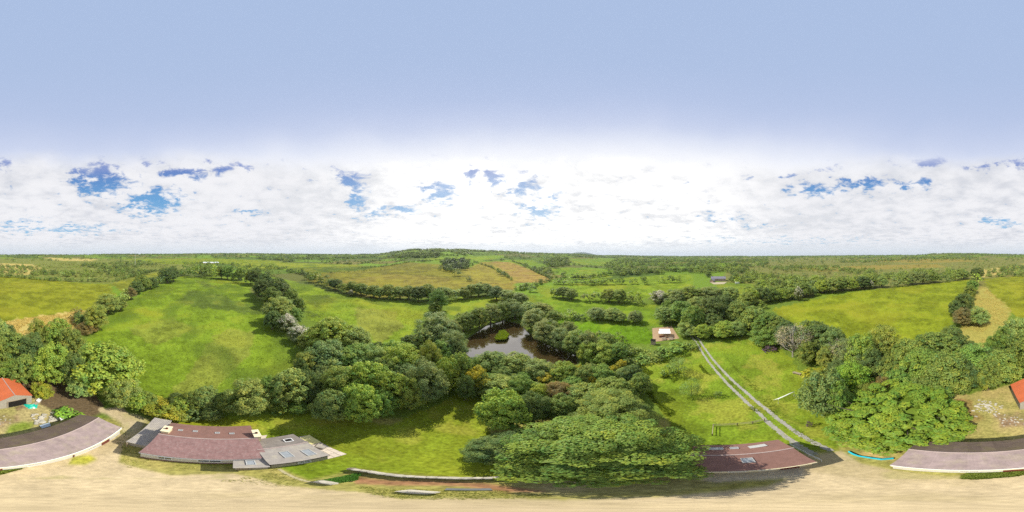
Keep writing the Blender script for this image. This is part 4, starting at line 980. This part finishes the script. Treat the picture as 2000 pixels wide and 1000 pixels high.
# lean-to on its left gable
e = empty('lean_to_shed', (0, 0, 0), 0, 'lean-to shed with grey corrugated roof at the far end of the cottage', 'shed'); cf.place(e)
slope(e, 0, 0, 0, 0, 0, 0, 1, 1, RGREY, 'x') if False else None
def leanto(e, x0, x1, y0, y1, za, zb2, m, nu, nv, tile, corr=False, wall=WALLG):
    """roof rises from y0 (za) to y1 (zb2)"""
    slope(e, y0 - .15, za, y1, zb2, x0, x1, nu, nv, m, tile, corr=corr); t = .22
    wall_poly('wall', [(x0 + .1, y0 + .05, -.2), (x1 - .1, y0 + .05, -.2), (x1 - .1, y0 + .05, za - .08), (x0 + .1, y0 + .05, za - .08)], t, (0, 1, 0), wall, e)
    wall_poly('wall', [(x0 + .1, y1 - .05, -.2), (x1 - .1, y1 - .05, -.2), (x1 - .1, y1 - .05, zb2 - .1), (x0 + .1, y1 - .05, zb2 - .1)], t, (0, -1, 0), wall, e)
    for x, s in ((x0 + .103, 1), (x1 - .103, -1)):
        wall_poly('wall', [(x, y0 + .28, -.2), (x, y1 - .28, -.2), (x, y1 - .28, zb2 - .12), (x, y0 + .28, za - .06)], t, (s, 0, 0), wall, e)
leanto(e, -2.5, -.25, 1.9, 8.0, 2.1, 3.1, RGREY, 2, 4, 'roof_sheet', True)
obj('post', boxes('post', [(-2.3, 1.6, 1.0, .12, .12, 2.0)]), TIMB, e)
# --- grey outbuilding
ga = P(530, 907, 2.6); gb = P(640, 889, 2.6)
gu, gf = gable('outbuilding', 'stone outbuilding with patchy grey sheet roof next to the cottage', 'outbuilding', ga, gb, 5.6, 2.6, 3.7, WALLG, RGREY, RGREYD, 5, 5, 4, tile='roof_tile', yr=2.9)
an = math.atan2(1.1, 2.9)
skylight(gu, 1.6, 1.45, 2.6 + 1.45 * .379, an, .75, 1.2); skylight(gu, 3.2, 1.15, 2.6 + 1.15 * .379, an, .75, 1.2)
o = obj('roof_vent', boxes('roof_vent', [(0, 0, .08, .6, .5, .2)]), DARKV, gu); o.location = (3.0, 4.2, 3.2); 
obj('frame', boxes('frame', [(0, -.3, .08, .8, .08, .25), (0, .3, .08, .8, .08, .25), (-.37, 0, .08, .07, .5, .25), (.37, 0, .08, .07, .5, .25)]), FRAME, o)
obj('gutter', tubes('gutter', [[(-.1, -.12, 2.48, .05), (gf.L + .1, -.12, 2.46, .05)]], 7), DARKV, gu)
window(gu, 2.2, 0, 1.4, .9, .8)
# small lean-to shed in front
sa = P(455, 913, 2.2); sb = P(527, 911, 2.2)
e = empty('low_shed', (0, 0, 0), 0, 'small low shed with flat grey roof against the cottage front', 'shed'); sf_ = Frame(sa, sb); sf_.place(e)
leanto(e, 0, sf_.L, 0, 1.9, 2.2, 2.7, RGREY, 3, 2, 'roof_tile', wall=WALLG); skylight(e, 1.35 / 2.6 * sf_.L, .9, 2.46, .25, .6, .9)
door(e, .6, .05, .8, 1.8, TIMB)
# paved terrace with its boards and slab
def flat(name, label, cat, pts, z, th, m, kind=None, parent=None):
    Wp = [P(*p)[:2] for p in pts] if len(pts[0]) == 2 else pts
    o = wall_poly(name, [(x, y, z) for x, y in Wp], th, (0, 0, 1), m, parent); tag(o, label, cat, kind=kind); return o
PAVE = mat('pale paving', (.56, .48, .40), .9, .15, var=.14, scale=3, rnd=.08, stain=(.42, .36, .26), sscale=1.5)
terr_e = empty('paved_terrace', (0, 0, 0), 0, 'pale paved terrace at the end of the grey-roofed outbuilding', 'terrace')
tq = [np.array(P(*p)[:2]) for p in ((584, 853), (604, 850), (678, 887), (625, 900))]
for i in range(4):
    for j in range(7):
        f4 = lambda a, b2: (tq[0] * (1 - a) + tq[3] * a) * (1 - b2) + (tq[1] * (1 - a) + tq[2] * a) * b2
        c4 = [f4((j + q) / 7, (i + r) / 4) for q, r in ((.02, .03), (.98, .03), (.98, .97), (.02, .97))]
        wall_poly('paving_slab', [(x, y, -.1) for x, y in c4], .20 + random.uniform(-.008, .014), (0, 0, 1), PAVE, terr_e)
YEL = mat('yellow board', (.66, .60, .27), .8, .2, var=.1, scale=2)
flat('board', 'pale yellow board lying on the terrace by the outbuilding', 'board', [(586,856),(604,850),(627,864),(608,869)], .14, .12, YEL)
flat('concrete_slab', 'small grey slab raised on the paved terrace', 'slab', [(615,874),(622,868),(638,874),(632,878)], .14, .35, RGREY)
flat('doorstep', 'pale concrete apron between cottage and outbuilding', 'apron', [(500,852),(522,850),(512,866),(502,866)], .02, .1, PAVE)
# --- dark-roofed barn on the right of the yard
rb, rf2 = gable('dark_roofed_barn', 'barn with dark reddish slate roof half under the huge spreading tree', 'barn', (7.25, 4.0), (9.75, -2.7), 5.1, 2.9, 4.3, WALLC, RRED2, RRED2, 10, 4, 4, tile='roof_tile', over=.30)
an = math.atan2(1.4, 2.55)
skylight(rb, 3.5, 1.5, 2.9 + 1.5 * .55, an, .8, .9)
skylight(rb, 3.1, 4.3, 2.9 + .8 * .55, -an, .7, .5); skylight(rb, 1.6, 4.3, 2.9 + .8 * .55, -an, 1.3, .7)
o = obj('clear_sheet', boxes('clear_sheet', [(0, 0, .07, 1.5, .75, .02)]), FRAME, rb); o.location = (5.0, 4.3, 3.36); o.data.materials[0] = mat('clear corrugated sheet', (.42, .42, .40), .5, .3); o.rotation_euler = (-an, 0, .1)
obj('gutter', tubes('gutter', [[(-.1, -.38, 2.74, .07), (rf2.L + .1, -.38, 2.72, .07)]], 7), WALLC, rb)
for x in (4.2, 2.6): o = window(rb, x, 0, 1.4, .9, .9)
door(rb, 5.6, 0, 1.2, 2.0)
# railing and trough at the barn's near gable
e = empty('gable_railing', (0, 0, 0), 0, 'white tubular railing along the near gable of the dark-roofed barn', 'railing'); rf2.place(e); GL = rf2.L
obj('rail', tubes('rail', [[(GL + .9, .2, 1.6, .035), (GL + 1.0, 2.5, 1.6, .035), (GL + .9, 4.6, 1.6, .035)], [(GL + .9, .2, 1.0, .025), (GL + 1.0, 2.5, 1.0, .025), (GL + .9, 4.6, 1.0, .025)]], 6), FRAME, e)
for y in (.2, 1.7, 3.2, 4.6): obj('post', tubes('post', [[(GL + .93, y, 0, .035), (GL + .93, y, 1.62, .035)]], 6), FRAME, e)
e = obj('white_drum', tubes('white_drum', [[(0, 0, 0, .32), (0, 0, .3, .36), (0, 0, .6, .36), (0, 0, .9, .31), (0, 0, .92, .05)]], 14), FRAME); e.location = (*P(1563, 897)[:2], 0)
tag(e, 'white plastic drum at the corner of the dark-roofed barn', 'drum')
# --- orange barn
ob_, of = gable('orange_barn', 'open-fronted stone barn with bright orange metal roof', 'barn', P(62, 772, 3.0), P(33, 742, 3.0), 6.1, 3.0, 4.7, WALLG, RORG, RORG, 6, 1, 1, corr=True, tile='roof_sheet')
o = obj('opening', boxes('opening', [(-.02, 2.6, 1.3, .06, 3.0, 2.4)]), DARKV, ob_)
obj('beam', boxes('beam', [(-.08, 2.6, 2.6, .14, 3.4, .18)]), TIMB, ob_)
for y in (1.0, 4.3): obj('door_post', boxes('door_post', [(-.08, y, 1.25, .14, .14, 2.5)]), TIMB, ob_)

# --- pavilion: twin pale mono-pitch roofs over picnic benches
pc = P(1298, 656); e = empty('garden_pavilion', (pc[0], pc[1], 0), math.atan2(-pc[0], pc[1]) , 'open timber pavilion with two white roof sheets on the bark pad', 'pavilion')
WHR = mat('white roof sheet', (.80, .78, .76), .6, .3, var=.05)
for nm, y, zc_, dep_, wid in (('roof', -1.2, 2.5, 3.0, 8.2), ('roof', 2.0, 2.8, 2.2, 7.6)):
    o = obj(nm, boxes(nm, [(0, y, zc_, wid, dep_, .09, 0, .10)]), WHR, e)
e.scale = (.56, .62, .85)
for x in (-3.8, 0, 3.8):
    for y in (-2.4, .2, 2.9): obj('post', boxes('post', [(x, y, 1.2, .16, .16, 2.4)]), TIMB, e)
obj('back_wall', boxes('back_wall', [(0, 3.0, 1.1, 7.4, .1, 2.2)]), TIMB, e)
obj('counter', boxes('counter', [(-1.8, -2.2, .55, 3.6, .5, 1.1)]), mat('red brown boards', (.22, .08, .05), .8), e)
for dxp, dyp, lab in ((-.3, -3.3, 'left picnic table on the bark pad in front of the pavilion'), (2.3, -3.4, 'right picnic table on the bark pad in front of the pavilion')):
    rz_ = e.rotation_euler.z; X = pc[0] + dxp * math.cos(rz_) - dyp * math.sin(rz_); Y = pc[1] + dxp * math.sin(rz_) + dyp * math.cos(rz_)
    t_ = empty('picnic_table', (X, Y, 0), rz_, lab, 'table', 'picnic tables by the pavilion')
    obj('table_top', boxes('table_top', [(0, k * .16, .74, 1.7, .14, .04) for k in (-2, -1, 0, 1, 2)]), TIMB, t_)
    for s in (-1, 1): obj('seat', boxes('seat', [(0, s * .72, .44, 1.7, .26, .04)]), TIMB, t_)
    for x in (-.6, .6): obj('leg', boxes('leg', [(x, -.3, .37, .06, .07, .82, 0, -.5), (x, .3, .37, .06, .07, .82, 0, .5), (x + .06, 0, .40, .05, 1.6, .08)]), TIMB, t_)
e = empty('garden_hut', P(1276, 672), .4, 'little dark hut beside the path in front of the pavilion', 'hut')
obj('wall', boxes('wall', [(0, 0, .9, 1.4, 1.4, 1.8)]), TIMB, e); obj('roof', boxes('roof', [(-.42, 0, 2.05, 1.0, 1.7, .06, 0, 0, -.6), (.42, 0, 2.05, 1.0, 1.7, .06, 0, 0, .6)]), DARKV, e)
# green upturned boat by the hedge
V = []; F = []
for i in range(13):
    t_ = i / 12; w_ = .65 * math.sin(math.pi * min(1, .12 + t_ * .9)) ** .6; 
    for j in range(9): a_ = math.pi * j / 8; V.append((t_ * 4.6 - 2.3, w_ * math.cos(a_), .62 * w_ / .65 * math.sin(a_) ** .7 + .05))
for i in range(12):
    for j in range(8): F.append([i * 9 + j, (i + 1) * 9 + j, (i + 1) * 9 + j + 1, i * 9 + j + 1])
e = empty('rowing_boat', (*P(1223, 692)[:2], .9), 1.9, 'pale green upturned boat among the bushes right of the pond', 'boat')
obj('hull', npmesh('hull', V, F, smooth=True), mat('pale green paint', (.42, .58, .46), .5, .4, var=.06), e); obj('keel', boxes('keel', [(0, 0, .69, 4.2, .06, .07)]), TIMB, e)
for x in (-1.2, 1.2): obj('trestle', boxes('trestle', [(x, 0, -.42, .1, 1, .94)]), TIMB, e)

# --- fences
def fence(name, label, pts, hh, m, rails=2, step=2.2):
    Q = [np.array(P(*p)[:2]) for p in pts]; e = empty(name, (*Q[0], 0), 0, label, 'fence')
    for a, b2 in zip(Q, Q[1:]):
        L = float(np.hypot(*(b2 - a))); n = max(1, round(L / step)); an_ = math.atan2(b2[1] - a[1], b2[0] - a[0])
        for i in range(n + 1):
            c = a + (b2 - a) * i / n - Q[0]; o = obj('post', FP, None, e); o.location = (c[0], c[1], 0); o.scale = (1, 1, hh); o.rotation_euler = (0, 0, an_)
        for k in range(rails):
            c = (a + b2) / 2 - Q[0]; o = obj('rail', boxes('rail', [(0, 0, 0, L, .05, .10)]), m, e); o.location = (c[0], c[1], hh * (.9 - .45 * k)); o.rotation_euler = (0, 0, an_)
FP = boxes('post', [(0, 0, .5, .11, .11, 1.0)]); FP.materials.append(TIMB)
fence('rail_fence', 'post and rail fence on the grass behind the dark-roofed barn', [(1391,851),(1393,833),(1440,831),(1470,828),(1493,822)], 1.15, TIMB)
fence('wire_fence', 'thin post fence on the far side of the pavilion lawn', [(1270,676),(1310,673),(1345,676)], 1.0, TIMB, 1, 3)
# --- football goal
g1, g2_ = P(1520, 779, 1.9), P(1551, 765, 1.9); fr = Frame(g1, g2_); e = empty('football_goal', (0, 0, 0), 0, 'small white football goal with sagging net on the grass right of the drive', 'goal'); fr.place(e); L = fr.L
obj('goal_frame', tubes('goal_frame', [[(0, 0, 0, .05), (0, 0, 1.9, .05), (L, 0, 1.9, .05), (L, 0, 0, .05)], [(0, 0, 1.9, .03), (0, 1.4, 0, .03), (L, 1.4, 0, .03), (L, 0, 1.9, .03)]], 6), FRAME, e)
NET = mat('net cord', (.7, .72, .6), .8)
L2 = []
for i in range(22): x = L * i / 21; L2.append([(x, .02, 1.88, .014), (x, .75, .85, .014), (x, 1.4, .02, .014)])
for j in range(12): q = (j + .5) / 12; L2.append([(0, 1.4 * q, 1.9 - 1.9 * q, .014), (L / 2, 1.4 * q, 1.86 - 1.88 * q, .014), (L, 1.4 * q, 1.9 - 1.9 * q, .014)])
obj('net', tubes('net', L2, 4), NET, e)
# --- timber box bench
e = empty('wooden_bench', P(1557, 731), .9, 'wooden bench box on the grass edge under the bare tree', 'bench')
obj('seat', boxes('seat', [(0, i * .14 - .28, .5, 2.0, .12, .05) for i in range(5)]), TIMB, e); obj('backrest', boxes('backrest', [(0, .42, .8, 2.0, .05, .5)]), TIMB, e)
for x in (-.9, .9): obj('leg', boxes('leg', [(x, 0, .24, .08, .7, .47)]), TIMB, e)

# --- retaining wall of stones below the lawn
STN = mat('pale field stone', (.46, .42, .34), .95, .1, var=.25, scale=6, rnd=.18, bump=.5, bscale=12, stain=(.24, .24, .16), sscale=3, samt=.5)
STSH = mat('shade-toned stone', (.20, .17, .13), .95, .1, var=.3, scale=6, bump=.5, rnd=.1)  # darker tone puts the wall's shaded face into the lower stones' colour
stones = [rockmesh('stone', 100 + i, .62, .5, .30) for i in range(6)]
for s_ in stones: s_.materials.append(STN)
stones_shade = [s_.copy() for s_ in stones]
for s_ in stones_shade: s_.materials[0] = STSH
sw = empty('stone_wall', (0, 0, 0), 0, 'long low dry stone wall between the lawn and the bark path', 'wall')
wp = [P(688, 916, .8), P(720, 921, .8), P(780, 929, .8), P(860, 933, .8), P(945, 934, .8), P(1010, 930, .8)]
wp = np.array([p[:2] for p in wp]); sl = np.concatenate([[0], np.cumsum(np.hypot(*(wp[1:] - wp[:-1]).T))])
def along(d): return np.interp(d, sl, wp[:, 0]), np.interp(d, sl, wp[:, 1])
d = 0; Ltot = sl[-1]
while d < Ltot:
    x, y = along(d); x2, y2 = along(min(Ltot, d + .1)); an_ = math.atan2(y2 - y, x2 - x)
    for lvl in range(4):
        o = obj('stone', random.choice(stones if lvl == 3 else stones_shade), None, sw); off = -.04 * (3 - lvl) + random.uniform(-.03, .03)
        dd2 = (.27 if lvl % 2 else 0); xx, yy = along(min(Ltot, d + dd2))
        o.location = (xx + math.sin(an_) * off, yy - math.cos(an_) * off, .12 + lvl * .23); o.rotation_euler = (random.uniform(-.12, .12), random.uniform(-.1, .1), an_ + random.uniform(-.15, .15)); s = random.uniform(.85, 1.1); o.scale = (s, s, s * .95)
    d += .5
def rockheap(name, label, px, py, parts, rz=0.0, cat='rocks'):
    g = P(px, py); e = empty(name, (g[0], g[1], 0), rz, label, cat)
    for i, (x, y, z, a_, b2, c) in enumerate(parts):
        m_ = rockmesh('rock', 300 + int(px) + i, a_, b2, c); m_.materials.append(STN); o = obj('rock', m_, None, e); o.location = (x, y, z); o.rotation_euler = (random.uniform(-.1, .1), random.uniform(-.1, .1), random.uniform(-.4, .4))
rockheap('flat_boulder', 'flat pale boulder left of the stone wall on the yard edge', 636, 943, [(0, 0, .35, 1.1, .7, .7)], .6, 'boulder')
rockheap('boulder_stack', 'stack of two flat pale boulders on the yard below the stone wall', 815, 961, [(0, 0, .3, 1.15, .7, .55), (.15, .05, .62, .9, .5, .3)], .1, 'boulders')
o = obj('slate_slab', boxes('slate_slab', [(0, 0, .12, 1.35, .4, .10, 0, .06)]), mat('dark slate', (.14, .15, .15), .7, .3, var=.2)); o.location = (*P(915, 956)[:2], 0); o.rotation_euler = (0, 0, .25)
tag(o, 'long dark slate slab lying on the yard edge', 'slab')
# yard clutter round the orange barn
random.seed(41)
for i, (px, py) in enumerate(((72,815),(80,812),(88,820),(76,822),(94,808),(100,812),(84,826),(66,819),(97,823))): pass
rockheap('rubble_pile', 'pile of broken stone and timber behind the long barn', 84, 817, [(random.uniform(-1.8, 1.8), random.uniform(-1.5, 1.5), random.uniform(.1, .3), random.uniform(.4, .9), random.uniform(.3, .6), random.uniform(.25, .5)) for _ in range(34)], 0, 'rubble')
rockheap('pebble_heap', 'heap of pale stones on the rough ground right of the orange barn', 1926, 796, [(random.gauss(0, 1.1), random.gauss(0, 1.1), random.uniform(.03, .2), random.uniform(.2, .6), random.uniform(.2, .45), random.uniform(.12, .3)) for _ in range(70)], 0, 'stones')
rockheap('stone_scatter', 'scattered reddish stones in front of the orange barn on the right', 1980, 818, [(random.gauss(0, 1.6), random.gauss(0, .9), .05, random.uniform(.15, .35), random.uniform(.15, .3), .15) for _ in range(40)], 0, 'stones')
def cloth(name, label, px, py, w, l, m, cat, hh=.35, seed=0, rz=0.0):
    r = np.random.default_rng(seed); n = 18; u, v = np.meshgrid(np.linspace(-1, 1, n), np.linspace(-1, 1, n)); g = P(px, py)
    an_ = np.arctan2(v, u); rad = np.maximum(np.abs(u), np.abs(v)); k_ = 1 + .18 * np.sin(an_ * 3 + seed) + .1 * np.sin(an_ * 7)
    X = u * w / 2 * k_; Y = v * l / 2 * k_; Zc = hh * (1 - rad ** 2) * (.6 + .6 * vn(u * 3 + 5 + seed, v * 3 + 5, .8, 2)) + .03
    c, s = math.cos(rz), math.sin(rz); V = np.stack([X * c - Y * s, X * s + Y * c, Zc], -1).reshape(-1, 3)
    id_ = np.arange(n * n).reshape(n, n); F = np.stack([id_[:-1, :-1], id_[:-1, 1:], id_[1:, 1:], id_[1:, :-1]], -1).reshape(-1, 4)
    o = obj(name, npmesh(name, V, F, smooth=True), m); o.location = (g[0], g[1], 0); tag(o, label, cat)
TEAL = mat('teal plastic', (.01, .42, .30), .45, .4, var=.2, scale=3); CYAN = mat('bright cyan plastic', (.02, .50, .62), .45, .4, var=.12)
cloth('tarpaulin', 'crumpled teal tarpaulin beside the stone corner of the orange barn', 62, 793, 2.0, 1.5, TEAL, 'tarp', .45, 3)
cloth('plastic_bag', 'white plastic sack in the opening of the orange barn', 42, 787, .9, .8, FRAME, 'sack', .6, 5)
cloth('plastic_bag', 'small white sack lying on the teal tarpaulin edge', 66, 797, .4, .4, FRAME, 'sack', .3, 9)
flat('metal_sheet', 'blue-grey metal sheet leaning at the back of the long barn', 'sheet', [(77,832),(97,826),(99,833),(82,838)], .25, .06, mat('blue grey metal', (.42, .48, .52), .4, .5, metal=.3))
flat('white_trough', 'white trough behind the long barn roof', 'trough', [(116,823),(126,819),(129,822),(119,827)], 1.2, .5, FRAME)
flat('white_board', 'pale boards stacked behind the teal tarpaulin', 'boards', [(70,784),(84,772),(88,775),(76,788)], .1, .35, FRAME)
flat('plank_stack', 'weathered planks lying beside the teal tarpaulin', 'planks', [(62,790),(76,783),(80,786),(68,793)], .1, .2, TIMB)
o = obj('white_bucket', tubes('white_bucket', [[(0, 0, 0, .16), (0, 0, .35, .2)], ], 12), FRAME); o.location = (*P(1857, 777)[:2], 0); tag(o, 'white bucket on the red earth by the tree', 'bucket')
# cyan netting strip along the end of the long barn
for pts, w_ in (([(1656,883),(1664,888),(1676,892),(1700,896)], .25), ([(1700,896),(1722,899),(1745,897)], .35)):
    Q = [P(*p)[:2] for p in pts]; V = []; F = []
    for i, (x, y) in enumerate(Q): V += [(x, y, .02), (x, y, .35 + .1 * (i % 2)), (x + .10, y - .14, .35 + .1 * (i % 2)), (x + w_, y - w_, .02)]
    for i in range(len(Q) - 1): F += [[4 * i + a_, 4 * i + a_ + 1, 4 * i + a_ + 5, 4 * i + a_ + 4] for a_ in range(3)]
    o = obj('plastic_barrier', npmesh('barrier', V, F), CYAN); tag(o, 'cyan plastic strip fallen ' + ('at the foot of the lime-green tree' if w_ < .3 else 'against the near end of the long barn'), 'plastic strip', 'cyan plastic strips')

# --- far things
e0 = P(1403, 550); rz_ = math.atan2(-e0[0], e0[1])
def far_house(name, label, px, py, w, d_, ze, zr, wallm, roofm, cat, nwin=4, chim=2, rot=0.0):
    g = P(px, py); f_ = empty(name, (g[0], g[1], g[2] - .2), math.atan2(-g[0], g[1]) + rot, label, cat)
    b2 = wall_poly('wall', [(-w / 2, 0, 0), (w / 2, 0, 0), (w / 2, 0, ze), (-w / 2, 0, ze)], d_, (0, 1, 0), wallm, f_)
    for s in (-1, 1): wall_poly('gable_wall', [(s * (w / 2 + .003), 0, ze), (s * (w / 2 + .003), d_, ze), (s * (w / 2 + .003), d_ / 2, zr)], .2, (-s, 0, 0), wallm, f_)
    a_ = math.atan2(zr - ze, d_ / 2); rl = math.hypot(zr - ze, d_ / 2) + .35
    rf = obj('roof', boxes('roof', [(0, d_ / 4 - .15, (ze + zr) / 2 + .1, w + .5, rl, .12, 0, a_), (0, d_ * .75 + .15, (ze + zr) / 2 + .1, w + .5, rl, .12, 0, -a_)]), roofm, f_)
    for k_ in range(chim): obj('chimney', boxes('chimney', [((-1, 1)[k_ % 2] * w * .42, d_ / 2, zr + .5, .8, .7, 1.6)]), wallm, rf)
    for k_ in range(nwin):
        x = -w / 2 + (k_ + .5) * w / nwin
        o = obj('window', boxes('window', [(x, -.05, ze * .55, 1.1, .08, 1.3)]), FRAME, f_); obj('pane', boxes('pane', [(x, -.10, ze * .55, .9, .04, 1.1)]), mat_glassdark, o)
    return f_
SL = mat('blue grey slate', (.19, .18, .21), .8, .3, var=.15); RW = mat('warm stone wall', (.40, .30, .22), .9, .1)
far_house('farmhouse', 'long slate-roofed farmhouse standing on a gravel court beyond the clump of trees', 1403, 549, 20, 7, 3.4, 6.0, RW, SL, 'farmhouse', 6, 2)
far_house('farmhouse_wing', 'low front wing of the slate-roofed farmhouse', 1395, 551, 8, 5, 2.6, 4.2, RW, SL, 'house wing', 3, 0, 1.3)
far_house('farmhouse_wing', 'right-hand wing of the slate-roofed farmhouse under a pinkish roof', 1416, 548, 7, 6, 3.0, 5.0, RW, RRED, 'house wing', 2, 0, 1.2)
far_house('long_shed', 'long pale shed with white roof beyond the top of the big meadow', 412, 515.5, 52, 16, 4.2, 6.4, WALLC, mat('pale shed roof', (.66, .70, .74), .6), 'shed', 6, 0)
far_house('white_house', 'tiny white house on the right skyline', 1688, 503, 12, 7, 4, 6.5, FRAME, SL, 'house', 3, 1)
far_house('white_house', 'tiny white house among the trees left of the hill', 560, 504, 12, 7, 4, 6.5, FRAME, SL, 'house', 3, 1)
far_house('white_house', 'tiny white house below the hilltop wood', 700, 503, 11, 7, 4, 6.5, FRAME, SL, 'house', 3, 1)
me = npmesh('court', [(*P(a, b_)[:2], P(a, b_)[2] + .12) for a, b_ in ((1386, 551), (1420, 551), (1414, 555), (1394, 555.5))], [[0, 3, 2, 1]])
if me.polygons[0].normal.z < 0: me.flip_normals()
tag(obj('gravel_court', me, mat('pale court gravel', (.36, .31, .20), .95)), kind='structure')
# white van by the farmhouse
g = P(1440, 554); v = empty('parked_van', g, math.atan2(-g[0], g[1]) + .2, 'white van parked on the grass right of the slate-roofed farmhouse', 'van')
VW = mat('white van paint', (.8, .8, .8), .35, .5, var=.02)
def prism(name, prof, w_, m, par):
    return wall_poly(name, [(x, -w_ / 2, z) for x, z in prof], w_, (0, 1, 0), m, par)
prism('body', [(-2.6, .35), (2.6, .35), (2.7, .9), (1.9, 1.25), (1.2, 2.15), (-2.6, 2.2)], 1.9, VW, v)
obj('windscreen', boxes('windscreen', [(1.62, 0, 1.7, .06, 1.6, .8, 0, 0, .66)]), mat_glassdark, v)
for x in (-1.7, 1.7):
    for y in (-.85, .85): obj('wheel', tubes('wheel', [[(x, y - .1, .35, .34), (x, y + .1, .35, .34)]], 12), DARKV, v)
# tall white mast on the left
g = P(264, 519); e = empty('wind_mast', g, 0, 'thin tall white mast standing on the moor to the left', 'mast')
rr0 = math.hypot(g[0], g[1]); hm = rr0 * math.tan(R(22 * .18)); obj('pole', tubes('pole', [[(0, 0, -1, .35), (0, 0, hm * .6, .3), (0, 0, hm, .2)]], 8), FRAME, e)
obj('cross_arm', boxes('cross_arm', [(0, 0, hm * .93, 1.6, .15, .15)]), FRAME, e)

# ------------------------------------------------------------------ air
hz = obj('haze', boxes('haze', [(0, 0, 64, 17000, 17000, 180)]))
hm_ = bpy.data.materials.new('haze'); hm_.use_nodes = True; t = hm_.node_tree
for n in list(t.nodes): t.nodes.remove(n)
o_ = t.nodes.new('ShaderNodeOutputMaterial'); v_ = t.nodes.new('ShaderNodeVolumePrincipled'); v_.inputs['Density'].default_value = .00006
v_.inputs['Color'].default_value = (.75, .85, 1, 1); v_.inputs['Anisotropy'].default_value = .2
t.links.new(v_.outputs[0], o_.inputs['Volume']); hz.data.materials.append(hm_); hm_.cycles.homogeneous_volume = True if hasattr(hm_, 'cycles') else None
tag(hz, kind='stuff')
